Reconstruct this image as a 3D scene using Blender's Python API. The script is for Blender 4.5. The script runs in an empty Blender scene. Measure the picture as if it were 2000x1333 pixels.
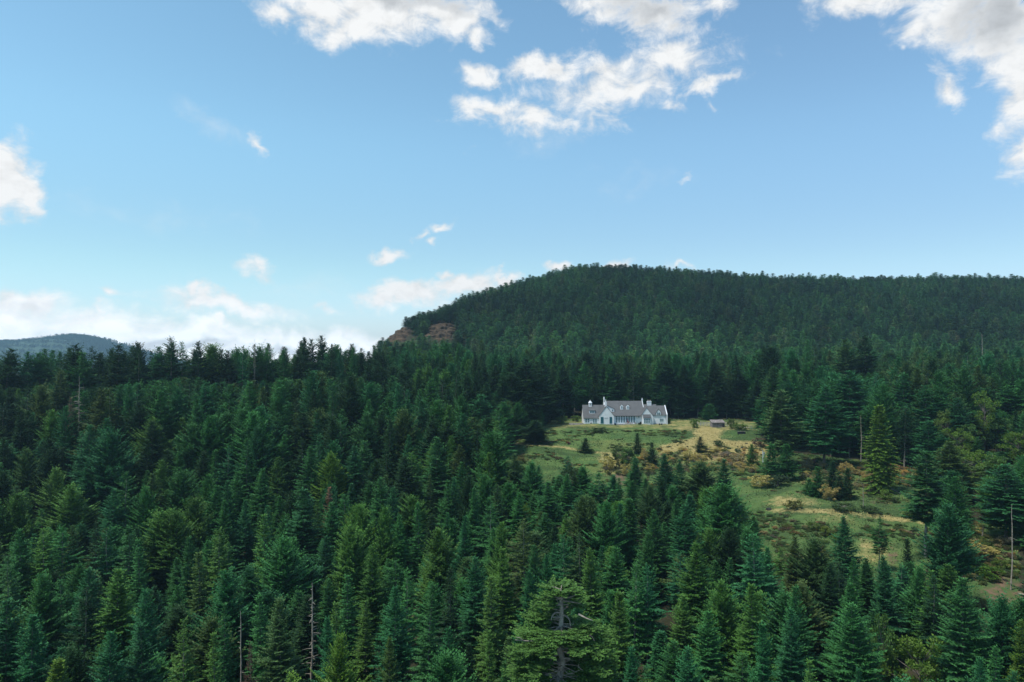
import bpy, math, random
import numpy as np
from mathutils import Vector, Matrix, noise as mnoise

random.seed(7)
R_ = math.radians
scene = bpy.context.scene
COL = scene.collection

# ------------------------------------------------------------------ camera
F = 1333.0                       # focal length in pixels of the 2000 px wide photograph (24 mm on 36 mm)
PITCH = R_(1.01)
cam_d = bpy.data.cameras.new("camera")
cam_d.lens = 24.0
cam_d.sensor_width = 36.0
cam_d.clip_start = 0.5
cam_d.clip_end = 30000
cam = bpy.data.objects.new("camera", cam_d)
cam.location = (0, 0, 0)
cam.rotation_euler = (R_(90) + PITCH, 0, 0)
COL.objects.link(cam)
scene.camera = cam

def ray(px, py):
    """(x/y, z/y) of the view ray through a photograph pixel."""
    dx = (px - 1000) / F
    dy = (666.5 - py) / F
    fy = math.cos(PITCH) - dy * math.sin(PITCH)
    fz = math.sin(PITCH) + dy * math.cos(PITCH)
    return dx / fy, fz / fy

def project(x, y, z):
    cy = y * math.cos(PITCH) + z * math.sin(PITCH)
    cz = -y * math.sin(PITCH) + z * math.cos(PITCH)
    return 1000 + F * x / cy, 666.5 - F * cz / cy

# ------------------------------------------------------------------ light
SUN_EL, SUN_AZ = R_(64), R_(-118)          # azimuth clockwise from +Y (the view direction)
sun_d = bpy.data.lights.new("sun", 'SUN')
sun_d.energy = 4.7
sun_d.angle = R_(9)
sun_d.color = (1.0, 0.95, 0.87)
sun = bpy.data.objects.new("sun", sun_d)
sdir = Vector((math.sin(SUN_AZ) * math.cos(SUN_EL), math.cos(SUN_AZ) * math.cos(SUN_EL), math.sin(SUN_EL)))
sun.rotation_euler = (-sdir).to_track_quat('-Z', 'Y').to_euler()
COL.objects.link(sun)

scene.view_settings.view_transform = 'Standard'
scene.view_settings.look = 'None'
scene.view_settings.exposure = 0.0
scene.view_settings.gamma = 1.0
try:
    scene.cycles.max_bounces = 5
    scene.cycles.diffuse_bounces = 2
    scene.cycles.transmission_bounces = 3
    scene.cycles.volume_bounces = 0
    scene.cycles.use_adaptive_sampling = False
    scene.cycles.use_denoising = True
except Exception:
    pass

# ------------------------------------------------------------------ node helper
class NT:
    def __init__(self, tree):
        self.t = tree
        self.n = tree.nodes
        self.l = tree.links
    def new(self, typ, **kw):
        nd = self.n.new(typ)
        for k, v in kw.items():
            setattr(nd, k, v)
        return nd
    def put(self, sock, v):
        if hasattr(v, 'is_output') or isinstance(v, bpy.types.NodeSocket):
            self.l.new(v, sock)
        else:
            sock.default_value = v
    def m(self, op, a, b=0.0, c=0.0, clamp=False):
        nd = self.new('ShaderNodeMath', operation=op)
        nd.use_clamp = clamp
        self.put(nd.inputs[0], a); self.put(nd.inputs[1], b)
        if op in ('SMOOTH_MAX', 'SMOOTH_MIN', 'MULTIPLY_ADD'):
            self.put(nd.inputs[2], c)
        return nd.outputs[0]
    def ss(self, v, lo, hi, to0=0.0, to1=1.0):
        nd = self.new('ShaderNodeMapRange', interpolation_type='SMOOTHSTEP')
        for i, x in enumerate((v, lo, hi, to0, to1)):
            self.put(nd.inputs[i], x)
        return nd.outputs[0]
    def mix(self, f, a, b, mode='MIX'):
        nd = self.new('ShaderNodeMix', data_type='RGBA', blend_type=mode)
        self.put(nd.inputs[0], f); self.put(nd.inputs[6], a); self.put(nd.inputs[7], b)
        return nd.outputs[2]
    def noise(self, vec, scale, detail=4, rough=0.55, dist=0.0, dims='3D', out=0):
        nd = self.new('ShaderNodeTexNoise', noise_dimensions=dims)
        if vec is not None:
            self.put(nd.inputs['Vector'], vec)
        nd.inputs['Scale'].default_value = scale
        nd.inputs['Detail'].default_value = detail
        nd.inputs['Roughness'].default_value = rough
        nd.inputs['Distortion'].default_value = dist
        return nd.outputs[out]
    def vm(self, op, a, b=(0, 0, 0)):
        nd = self.new('ShaderNodeVectorMath', operation=op)
        self.put(nd.inputs[0], a); self.put(nd.inputs[1], b)
        return nd.outputs[1] if op in ('LENGTH', 'DOT_PRODUCT') else nd.outputs[0]
    def scale(self, a, s):
        nd = self.new('ShaderNodeVectorMath', operation='SCALE')
        self.put(nd.inputs[0], a); self.put(nd.inputs[3], s)
        return nd.outputs[0]

# ------------------------------------------------------------------ sky with clouds
world = bpy.data.worlds.new("World")
scene.world = world
world.use_nodes = True
W = NT(world.node_tree)
W.n.clear()
SKY_STR = 0.145
try:
    world.cycles.sampling_method = 'MANUAL'
    world.cycles.sample_map_resolution = 256
except Exception:
    pass
sky = W.new('ShaderNodeTexSky', sky_type='NISHITA')
sky.sun_disc = False
sky.sun_elevation = SUN_EL
sky.sun_rotation = SUN_AZ
sky.altitude = 100
sky.air_density = 1.0
sky.dust_density = 0.2
sky.ozone_density = 1.2
tc = W.new('ShaderNodeTexCoord')
sep = W.new('ShaderNodeSeparateXYZ')
W.l.new(tc.outputs['Generated'], sep.inputs[0])
az = W.m('ARCTAN2', sep.outputs[0], sep.outputs[1])
el = W.m('ARCSINE', sep.outputs[2])
cmb = W.new('ShaderNodeCombineXYZ')
W.put(cmb.inputs[0], az); W.put(cmb.inputs[1], el)
P0 = cmb.outputs[0]
w1 = W.scale(W.vm('SUBTRACT', W.noise(P0, 16, 2, 0.5, out=1), (0.5, 0.5, 0.5)), 0.055)
w2 = W.scale(W.vm('SUBTRACT', W.noise(P0, 55, 3, 0.55, out=1), (0.5, 0.5, 0.5)), 0.022)
PW = W.vm('ADD', W.vm('ADD', P0, w1), w2)
PW = W.vm('MULTIPLY', PW, (1, 1, 0))

def azel(px, py):
    s, t = ray(px, py)
    v = Vector((s, 1, t)).normalized()
    return math.atan2(v.x, v.y), math.asin(v.z)

def blob_field(blobs, vec):
    f = None
    for b in blobs:
        px, py, rx, ry, k = b[:5]
        rot = b[5] if len(b) > 5 else 0.0
        a, e = azel(px, py)
        mp = W.new('ShaderNodeMapping', vector_type='TEXTURE')
        mp.inputs['Location'].default_value = (a, e, 0)
        mp.inputs['Rotation'].default_value = (0, 0, R_(rot))
        ca = 1.0 / (1 + ((px - 1000) / F) ** 2)
        ce = 1.0 / (1 + ((690 - py) / F) ** 2)
        mp.inputs['Scale'].default_value = (rx / F * ca, ry / F * ce, 1)
        # chained through the running field so that the shader evaluates one blob after the other
        v_in = vec if f is None else W.scale(vec, W.m('MULTIPLY_ADD', f, 1e-7, 1.0))
        W.put(mp.inputs['Vector'], v_in)
        d = W.vm('LENGTH', mp.outputs[0])
        v = W.m('MULTIPLY_ADD', d, -k, k)          # k*(1-d)
        f = v if f is None else W.m('SMOOTH_MAX', f, v, 0.12)
    return f

CLOUDS = [
    # top centre cumulus
    (620, 5, 135, 70, 1.0), (745, 10, 200, 105, 1.1), (700, 60, 110, 55, 0.9), (880, 30, 110, 75, 1.0),
    (930, 75, 50, 35, 0.75), (545, 30, 60, 45, 0.8),
    # next one to the right
    (1190, -10, 130, 55, 1.0), (1290, 15, 120, 62, 0.9), (1320, 55, 50, 45, 0.75), (1395, 10, 50, 45, 0.7, 20), (1190, 25, 80, 38, .8),
    # ragged middle cloud
    (1190, 168, 260, 85, 0.55, 10), (1010, 225, 125, 48, 0.55, -8),
    (1065, 140, 95, 36, 0.95), (935, 148, 60, 28, 0.75), (1190, 130, 120, 42, 0.75, 8), (1300, 125, 85, 48, 0.85),
    (1240, 170, 110, 34, 0.8, 14), (1185, 195, 60, 28, 0.5), (955, 212, 75, 30, 0.85), (1040, 232, 80, 24, 0.75, -18),
    (1100, 250, 70, 20, 0.45), (1390, 165, 75, 16, 0.6, 16), (1310, 205, 45, 20, 0.5), (1160, 225, 60, 18, 0.45, 35),
    (1395, 205, 14, 18, 0.4),
    # right corner
    (1690, -5, 140, 45, 0.95), (1850, 20, 130, 85, 1.1), (1790, 50, 60, 50, .8), (1960, 50, 120, 95, 1.2), (1985, 180, 60, 110, 0.9),
    (2020, 290, 75, 65, 0.95), (1857, 165, 40, 52, 0.6, 10), (1748, 102, 14, 12, 0.35), (2000, 120, 90, 70, 1.0),
    # left edge
    (15, 345, 82, 78, 1.25), (60, 380, 45, 45, 1.0), (-30, 350, 90, 85, 1.25),
    # small drifting ones
    (760, 492, 48, 20, 0.85, 8), (818, 452, 24, 11, 0.6, 40), (862, 436, 32, 14, 0.7, 12), (840, 467, 18, 10, 0.5),
    (508, 527, 56, 24, 0.50), (512, 284, 32, 14, 0.52, -25), (1335, 350, 22, 8, 0.32, 40),
    # low bank
    (55, 598, 120, 32, 0.9), (218, 578, 34, 13, 0.6), (200, 610, 36, 13, 0.5), (440, 600, 190, 26, 0.85, -5), (390, 578, 36, 18, 0.85),
    (640, 602, 50, 10, 0.45), (-40, 660, 280, 62, 1.3), (190, 665, 230, 62, 1.35), (380, 675, 240, 58, 1.3), (560, 685, 280, 54, 1.3),
    (720, 700, 320, 58, 1.2), (430, 640, 34, 18, 0.9), (790, 578, 130, 34, 1.05), (900, 562, 110, 32, 1.0, 10), (985, 545, 50, 18, 0.9),
    (870, 540, 26, 14, 0.7), (1090, 517, 34, 18, 0.9), (1200, 522, 46, 13, 0.8), (1327, 518, 40, 10, 0.5),
    # clouds above and behind the viewer
    (900, -330, 500, 170, 1.0), (2300, -150, 400, 260, 1.0), (-300, -100, 260, 120, 0.9), (1500, -900, 900, 320, 1.0), (100, -700, 500, 260, 1.0),
    (2400, 500, 300, 90, .9), (-500, 560, 420, 100, 1.0),
]
fld = blob_field(CLOUDS, PW)
veil = blob_field([(420, 250, 150, 34, 0.8, -22), (1100, 250, 170, 60, 0.8, 20), (600, 560, 300, 40, .6), (1250, 350, 180, 60, .5), (300, 420, 350, 60, .5)], PW)
fb = W.noise(W.vm('MULTIPLY', P0, (0.78, 1.15, 1)), 30, 9, 0.66, 0.35)
fb2 = W.noise(W.vm('ADD', W.vm('MULTIPLY', P0, (0.78, 1.15, 1)), (0.008, -0.016, 0)), 30, 5, 0.6, 0.35)
dens0 = W.m('MULTIPLY_ADD', W.m('SUBTRACT', fb, 0.5), W.ss(el, 0.03, 0.16, 0.8, 1.55), fld)
dens = W.ss(dens0, -0.04, 0.72)
thick = W.ss(dens0, 0.25, 1.0)
veil_d = W.m('MULTIPLY', W.ss(W.m('MULTIPLY_ADD', W.m('SUBTRACT', fb, 0.5), 1.2, veil), 0.15, 1.0), 0.22)
rel = W.m('SUBTRACT', fb, fb2)                        # light from above: tops of billows brighter
shade = blob_field([(830, -15, 180, 50, 1.2), (1290, -10, 170, 75, 1.1), (1330, 50, 60, 50, .6), (1960, 20, 170, 90, 1.1), (80, 615, 120, 26, .6), (-20, 410, 120, 26, .6),
                    (330, 672, 260, 16, .8), (560, 690, 260, 20, .8), (180, 690, 300, 14, .8), (880, -330, 420, 150, 1.0)], PW)
shade_m = W.m('MULTIPLY', W.ss(shade, 0.0, 0.75), thick)
bright = W.m('ADD', 0.95, W.m('MULTIPLY', rel, 0.42))
bright = W.m('SUBTRACT', bright, W.m('MULTIPLY', shade_m, 0.36))
bright = W.m('SUBTRACT', bright, W.m('MULTIPLY', W.m('SUBTRACT', 1.0, thick), 0.06))
bright = W.m('MULTIPLY', W.m('MINIMUM', W.m('MAXIMUM', bright, 0.35), 0.97), W.ss(el, 0.0, 0.10, 1.5, 1.0))
ccol = W.mix(shade_m, (0.975, 0.99, 0.995, 1), (0.90, 0.95, 1.0, 1))
cloud_rgb = W.scale(ccol, W.m('MULTIPLY', bright, 1.0 / SKY_STR))
tint_e = W.mix(W.ss(el, 0.0, 0.13), (0.84, 0.95, 1.20, 1), (0.93, 1.12, 1.06, 1))
tint_e = W.mix(W.ss(el, 0.12, 0.32), tint_e, (1.17, 1.47, 1.32, 1))
tint_a = W.mix(W.ss(az, -0.55, 0.6), (1.0, 0.985, 0.985, 1), (0.96, 0.90, 0.96, 1))
skyc = W.vm('MULTIPLY', W.vm('MULTIPLY', sky.outputs[0], tint_e), tint_a)
alpha = W.m('MAXIMUM', dens, veil_d)
# no cloud below the horizon
alpha = W.m('MULTIPLY', alpha, W.ss(el, -0.05, 0.0))
fin = W.mix(alpha, skyc, cloud_rgb)
bg = W.new('ShaderNodeBackground')
bg.inputs['Strength'].default_value = SKY_STR
W.l.new(fin, bg.inputs['Color'])
wo = W.new('ShaderNodeOutputWorld')
W.l.new(bg.outputs[0], wo.inputs['Surface'])

# ------------------------------------------------------------------ materials
def mat(name):
    m = bpy.data.materials.new(name)
    m.use_nodes = True
    t = NT(m.node_tree)
    b = t.n.get('Principled BSDF')
    return m, t, b

def simple(name, col, rough=0.6, spec=0.3, nscale=None, namp=0.25, metal=0.0):
    m, t, b = mat(name)
    b.inputs['Roughness'].default_value = rough
    b.inputs['Specular IOR Level'].default_value = spec
    b.inputs['Metallic'].default_value = metal
    c = (*col, 1)
    if nscale:
        tcn = t.new('ShaderNodeTexCoord')
        n = t.noise(tcn.outputs['Object'], nscale, 5, 0.6)
        lo = tuple(x * (1 - namp) for x in col) + (1,)
        hi = tuple(min(1, x * (1 + namp)) for x in col) + (1,)
        t.l.new(t.mix(t.ss(n, 0.3, 0.7), lo, hi), b.inputs['Base Color'])
    else:
        b.inputs['Base Color'].default_value = c
    return m

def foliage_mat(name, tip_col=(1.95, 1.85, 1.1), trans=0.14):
    """tint comes from each tree; leaf runs from inner twig (0), painted shaded, to twig ends (1), fresh growth painted as lit."""
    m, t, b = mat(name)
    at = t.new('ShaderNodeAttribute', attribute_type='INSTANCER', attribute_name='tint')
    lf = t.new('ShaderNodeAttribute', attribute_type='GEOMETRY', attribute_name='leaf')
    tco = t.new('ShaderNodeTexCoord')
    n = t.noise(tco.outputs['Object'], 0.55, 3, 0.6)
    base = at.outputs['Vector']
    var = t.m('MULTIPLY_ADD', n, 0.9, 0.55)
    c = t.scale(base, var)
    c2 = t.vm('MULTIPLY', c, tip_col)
    c = t.mix(lf.outputs['Fac'], t.scale(c, 0.66), c2)  # inner shade and lit tips painted into the colour, on top of fresh growth
    t.l.new(c, b.inputs['Base Color'])
    b.inputs['Roughness'].default_value = 0.6
    b.inputs['Specular IOR Level'].default_value = 0.15
    tr = t.new('ShaderNodeBsdfTranslucent')
    t.l.new(t.vm('MULTIPLY', c, (1.1, 1.25, 0.6)), tr.inputs['Color'])
    mx = t.new('ShaderNodeMixShader')
    mx.inputs[0].default_value = trans
    t.l.new(b.outputs[0], mx.inputs[1]); t.l.new(tr.outputs[0], mx.inputs[2])
    out = t.n.get('Material Output')
    t.l.new(mx.outputs[0], out.inputs['Surface'])
    return m

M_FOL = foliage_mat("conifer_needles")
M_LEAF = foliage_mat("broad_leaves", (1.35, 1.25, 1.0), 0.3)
M_BARK = simple("bark", (0.16, 0.14, 0.12), 0.9, 0.1, 1.5, 0.4)
M_GREYWOOD = simple("dead_grey_wood", (0.27, 0.245, 0.20), 0.85, 0.1, 2.0, 0.35)
M_WHITE = simple("white_render", (0.68, 0.71, 0.73), 0.7, 0.2, 0.6, 0.05)
M_TRIM = simple("pale_window_paint", (0.66, 0.76, 0.80), 0.5, 0.3)
M_TEAL = simple("teal_paint", (0.012, 0.10, 0.125), 0.45, 0.4, 1.0, 0.2)
M_GLASS = simple("window_glass", (0.11, 0.18, 0.21), 0.06, 0.7)
M_STONE = simple("terrace_stone", (0.33, 0.31, 0.29), 0.85, 0.15, 1.2, 0.3)
M_PAVING = simple("pale_paving", (0.42, 0.41, 0.40), 0.8, 0.2, 0.8, 0.15)
M_WOOD = simple("weathered_wood", (0.20, 0.178, 0.17), 0.85, 0.1, 1.5, 0.35)
M_RAIL = simple("pale_rail_wood", (0.34, 0.33, 0.32), 0.85, 0.1, 1.5, 0.25)
M_DARK = simple("dark_iron", (0.03, 0.03, 0.035), 0.5, 0.4)
M_CHAIRW = simple("chair_wood", (0.22, 0.13, 0.10), 0.6, 0.3)
M_MAROON = simple("maroon_canvas", (0.16, 0.05, 0.07), 0.8, 0.1)
M_SIGN = simple("white_sign_paint", (0.62, 0.72, 0.70), 0.5, 0.3)
M_CHIM = simple("chimney_pot_clay", (0.30, 0.27, 0.26), 0.8, 0.15)

# slate roof: rows and blotches
M_ROOF, t, b = mat("slate_roof")
tco = t.new('ShaderNodeTexCoord')
n1 = t.noise(tco.outputs['Object'], 0.5, 4, 0.6)
n2 = t.noise(tco.outputs['Object'], 6.0, 2, 0.6)
cr = t.mix(t.ss(n1, 0.3, 0.7), (0.094, 0.098, 0.100, 1), (0.122, 0.125, 0.127, 1))
cr = t.mix(t.m('MULTIPLY', t.ss(n2, 0.35, 0.65), 0.35), cr, (0.066, 0.067, 0.07, 1))
t.l.new(cr, b.inputs['Base Color'])
b.inputs['Roughness'].default_value = 0.7
b.inputs['Specular IOR Level'].default_value = 0.2

# rock
M_ROCK, t, b = mat("brown_rock")
tco = t.new('ShaderNodeTexCoord')
st = t.vm('MULTIPLY', tco.outputs['Object'], (0.10, 0.10, 0.55))
n1 = t.noise(st, 1.6, 6, 0.65, 0.6)
n2 = t.noise(tco.outputs['Object'], 0.6, 5, 0.65)
c = t.mix(t.ss(n1, 0.35, 0.65), (0.026, 0.020, 0.015, 1), (0.098, 0.068, 0.043, 1))
c = t.mix(t.m('MULTIPLY', t.ss(n2, 0.5, 0.75), 0.6), c, (0.045, 0.052, 0.028, 1))
t.l.new(c, b.inputs['Base Color'])
b.inputs['Roughness'].default_value = 0.9
b.inputs['Specular IOR Level'].default_value = 0.1
bmp = t.new('ShaderNodeBump')
bmp.inputs['Strength'].default_value = 0.7
bmp.inputs['Distance'].default_value = 1.2
t.l.new(n1, bmp.inputs['Height'])
t.l.new(bmp.outputs[0], b.inputs['Normal'])

# ground: forest floor + meadow cover, the mixture painted per vertex (dry, soil, meadow)
M_GROUND, t, b = mat("ground_cover")
cv = t.new('ShaderNodeAttribute', attribute_type='GEOMETRY', attribute_name='cover')
sx = t.new('ShaderNodeSeparateXYZ')
t.l.new(cv.outputs['Vector'], sx.inputs[0])
geo = t.new('ShaderNodeNewGeometry')
pos = geo.outputs['Position']
nA = t.noise(pos, 0.09, 5, 0.65)
nB = t.noise(pos, 0.45, 5, 0.7)
nC = t.noise(pos, 1.6, 3, 0.7)
nn = t.m('ADD', t.m('MULTIPLY', t.m('SUBTRACT', nB, 0.5), 0.9), t.m('MULTIPLY', t.m('SUBTRACT', nA, 0.5), 0.9))
green = t.mix(t.ss(nA, 0.35, 0.65), (0.058, 0.110, 0.034, 1), (0.095, 0.150, 0.046, 1))
nD = t.noise(t.vm('MULTIPLY', pos, (0.035, 0.075, 0.05)), 1.0, 5, 0.68, 0.4)
green = t.mix(t.m('MULTIPLY', t.ss(nD, 0.46, 0.60), 0.9), green, (0.040, 0.070, 0.026, 1))
green = t.mix(t.m('MULTIPLY', t.ss(nD, 0.47, 0.34), 0.4), green, (0.17, 0.165, 0.055, 1))
green = t.mix(t.m('MULTIPLY', t.ss(nB, 0.56, 0.74), 0.3), green, (0.045, 0.078, 0.030, 1))
green = t.mix(t.m('MULTIPLY', t.ss(nC, 0.58, 0.72), 0.5), green, (0.16, 0.15, 0.075, 1))
dry = t.mix(t.ss(nB, 0.3, 0.7), (0.23, 0.19, 0.070, 1), (0.33, 0.275, 0.118, 1))
soil = t.mix(t.ss(nB, 0.35, 0.65), (0.075, 0.058, 0.040, 1), (0.16, 0.11, 0.072, 1))
floorc = t.mix(t.ss(nB, 0.35, 0.65), (0.022, 0.028, 0.016, 1), (0.05, 0.045, 0.028, 1))
dm = t.ss(t.m('ADD', sx.outputs[0], nn), 0.3, 0.72)
sm = t.ss(t.m('ADD', sx.outputs[1], nn), 0.4, 0.65)
mm = t.ss(t.m('ADD', sx.outputs[2], t.m('MULTIPLY', nn, 0.6)), 0.35, 0.65)
c = t.mix(dm, green, dry)
c = t.mix(mm, floorc, c)
c = t.mix(sm, c, soil)
t.l.new(c, b.inputs['Base Color'])
b.inputs['Roughness'].default_value = 0.95
b.inputs['Specular IOR Level'].default_value = 0.05
bmp = t.new('ShaderNodeBump')
bmp.inputs['Strength'].default_value = 0.8
bmp.inputs['Distance'].default_value = 0.5
t.l.new(nB, bmp.inputs['Height'])
t.l.new(bmp.outputs[0], b.inputs['Normal'])

# grass tufts: colour per blade
M_GRASS, t, b = mat("meadow_grass")
at = t.new('ShaderNodeAttribute', attribute_type='GEOMETRY', attribute_name='blade')
t.l.new(at.outputs['Vector'], b.inputs['Base Color'])
b.inputs['Roughness'].default_value = 0.8
b.inputs['Specular IOR Level'].default_value = 0.1

# ------------------------------------------------------------------ terrain
def K(*a):
    return list(a)
CRY = {735: (570, 672), 762: (590, 646), 800: (620, 632), 850: (650, 617), 900: (680, 597), 950: (705, 580), 1000: (720, 569), 1050: (735, 555),
       1100: (745, 537), 1150: (750, 531), 1200: (755, 534), 1300: (765, 540), 1400: (770, 547), 1500: (780, 556), 1600: (785, 557), 1700: (790, 556),
       1800: (795, 558), 1900: (800, 554), 2000: (800, 558), 2400: (810, 570)}
def hill(px):
    """foot to crest of the wooded hill behind, seen along one column of the picture"""
    ks = sorted(CRY)
    yc = float(np.interp(px, ks, [CRY[k][0] for k in ks]))
    py = float(np.interp(px, ks, [CRY[k][1] for k in ks]))
    zc = ray(px, py)[1] * yc
    zf = -25.0
    out = [(455, zf)]
    for q in (0.12, 0.25, 0.4, 0.55, 0.7, 0.85, 1.0):
        f = 0.18 * q + 0.82 * (q * q * (3 - 2 * q))
        f = 0.6 * q + 0.4 * f
        out.append((455 + (yc - 455) * q, zf + (zc - zf) * f))
    out += [(yc + 60, zc - 2), (yc + 200, zc - 30), (1300, -70)]
    return out
LOW = [(0, -63), (60, -60), (100, -57), (165, -55)]
COLS = {
    -900: LOW + [(265, -31), (300, -31), (390, -50), (600, -62), (1300, -70)],
    0: LOW + [(265, -31), (300, -31), (390, -50), (600, -62), (1300, -70)],
    300: LOW + [(280, -30), (310, -30), (400, -50), (600, -62), (1300, -70)],
    600: LOW + [(200, -50), (305, -28.5), (340, -29), (420, -45), (600, -60), (1300, -70)],
    700: LOW + [(205, -49), (320, -27), (360, -28), (430, -40), (600, -55), (800, -62), (1300, -70)],
    735: LOW + [(210, -48), (330, -26), (370, -26.5), (455, -30)] + hill(735)[5:],
    762: LOW + [(215, -48), (335, -26), (380, -26)] + hill(762),
    800: LOW + [(215, -48), (340, -26.5), (380, -26)] + hill(800),
    900: LOW + [(195, -50), (240, -43.5), (270, -38), (360, -27.5), (400, -26)] + hill(900),
    980: K((0, -63), (60, -61), (100, -58.5), (150, -53.5), (190, -48.5), (235, -42.5), (262, -38), (290, -34.6), (330, -32), (380, -28)) + hill(980),
}
MEAD = K((0, -63), (60, -61), (100, -58.5), (150, -53.5), (185, -48.8), (210, -45.4), (235, -42.3), (262, -37.6), (268, -36.9), (290, -34.2), (299, -33.25), (336, -33.15), (350, -32.8), (400, -29))
for c_ in (1040, 1130, 1220, 1310, 1400, 1480):
    COLS[c_] = MEAD + hill(c_)
SHELF = K((0, -63), (60, -60), (100, -57.5), (140, -53.5), (166, -49.6), (192, -44.2), (197, -43.7), (212, -42.9), (235, -41), (262, -38), (300, -34), (350, -31), (400, -29))
for c_ in (1540, 1620, 1780):
    COLS[c_] = SHELF + hill(c_)
EDGE = K((0, -63), (60, -59), (100, -55), (132, -49), (150, -45.8), (165, -43), (200, -39), (260, -35), (350, -30.5), (400, -28.5))
for c_ in (1880, 2000, 2400, 3200):
    COLS[c_] = EDGE + hill(min(c_, 2400))
S_AX = np.arange(-1.8, 1.8, 0.012)
Y_AX = np.arange(0, 1302, 3.0)
ck = sorted(COLS)
cs = [(k - 1000) / F for k in ck]
prof = np.array([np.interp(Y_AX, [p[0] for p in COLS[k]], [p[1] for p in COLS[k]]) for k in ck])
TAB = np.array([np.interp(S_AX, cs, prof[:, j]) for j in range(len(Y_AX))]).T
def gsm(a, sig, axis):
    n = int(3 * sig) + 1
    k = np.exp(-0.5 * (np.arange(-n, n + 1) / sig) ** 2); k /= k.sum()
    pad = [(0, 0), (0, 0)]; pad[axis] = (n, n)
    ap = np.pad(a, pad, mode='edge')
    return np.apply_along_axis(lambda v: np.convolve(v, k, mode='valid'), axis, ap)
TAB = gsm(gsm(TAB, 1.6, 0), 1.3, 1)

def ground(X, Y):
    X = np.asarray(X, float); Y = np.asarray(Y, float)
    s = X / np.maximum(Y, 25.0)
    fi = np.clip((s - S_AX[0]) / 0.012, 0, len(S_AX) - 1.001)
    fj = np.clip(Y / 3.0, 0, len(Y_AX) - 1.001)
    i = fi.astype(int); j = fj.astype(int)
    u = fi - i; v = fj - j
    z = TAB[i, j] * (1 - u) * (1 - v) + TAB[i + 1, j] * u * (1 - v) + TAB[i, j + 1] * (1 - u) * v + TAB[i + 1, j + 1] * u * v
    return z + 0.22 * np.sin(X * 0.31 + 1.3 * np.sin(Y * 0.17)) * np.sin(Y * 0.23 + 0.7) * (Y > 20)
def g1(x, y):
    return float(ground(x, y))

def hit(px, py, y0=40.0, y1=1000.0):
    """ground point seen at a photograph pixel"""
    s, t_ = ray(px, py)
    ys = np.arange(y0, y1, 0.5)
    d = ground(s * ys, ys) - t_ * ys
    k = np.where(d >= 0)[0]
    y = ys[k[0]] if len(k) else y1
    return s * y, y, g1(s * y, y)

# meadow outline: for each depth the picture columns between which it lies
MEADOW = [(150, 1600, 1740), (158, 1510, 1820), (170, 1490, 1830), (190, 1420, 1835), (200, 1190, 1850), (215, 1040, 1850), (235, 990, 1780),
          (250, 985, 1690), (265, 995, 1505), (285, 1020, 1485), (300, 1055, 1488), (320, 1068, 1490), (337, 1075, 1480), (342, 1110, 1400)]
def in_meadow(px, y):
    px = np.asarray(px, float); y = np.asarray(y, float)
    L = np.interp(y, [m[0] for m in MEADOW], [m[1] for m in MEADOW])
    Rr = np.interp(y, [m[0] for m in MEADOW], [m[2] for m in MEADOW])
    a = (px > L) & (px < Rr) & (y > 150) & (y < 342)
    e = (px > 1880) & (px < 1985) & (y > 128) & (y < 172)
    return a | e

def mk_mesh(name, V, Q, mats, midx=None, attrs=None, smooth=False):
    """numpy quads -> mesh datablock"""
    V = np.asarray(V, np.float32); Q = np.asarray(Q, np.int32)
    me = bpy.data.meshes.new(name)
    me.vertices.add(len(V)); me.vertices.foreach_set('co', V.ravel())
    me.loops.add(Q.size); me.loops.foreach_set('vertex_index', Q.ravel())
    me.polygons.add(len(Q))
    me.polygons.foreach_set('loop_start', np.arange(0, Q.size, Q.shape[1], dtype=np.int32))
    me.polygons.foreach_set('loop_total', np.full(len(Q), Q.shape[1], np.int32))
    for m_ in mats:
        me.materials.append(m_)
    if midx is not None:
        me.polygons.foreach_set('material_index', np.asarray(midx, np.int32))
    if smooth:
        me.polygons.foreach_set('use_smooth', np.ones(len(Q), bool))
    for k, arr in (attrs or {}).items():
        arr = np.asarray(arr, np.float32)
        if arr.ndim == 1:
            a_ = me.attributes.new(k, 'FLOAT', 'POINT'); a_.data.foreach_set('value', arr)
        else:
            a_ = me.attributes.new(k, 'FLOAT_VECTOR', 'POINT'); a_.data.foreach_set('vector', arr.ravel())
    me.update(calc_edges=True)
    return me

def link(name, me, parent=None, loc=None):
    o = bpy.data.objects.new(name, me)
    COL.objects.link(o)
    if parent is not None:
        o.parent = parent
    if loc is not None:
        o.location = loc
    return o

def tag(o, label, cat, group=None, kind=None):
    if label: o['label'] = label
    if cat: o['category'] = cat
    if group: o['group'] = group
    if kind: o['kind'] = kind
    return o

def empty(name, loc, rz=0.0):
    o = bpy.data.objects.new(name, None)
    o.empty_display_size = 0.5
    o.location = loc
    o.rotation_euler = (0, 0, rz)
    COL.objects.link(o)
    return o

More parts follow.
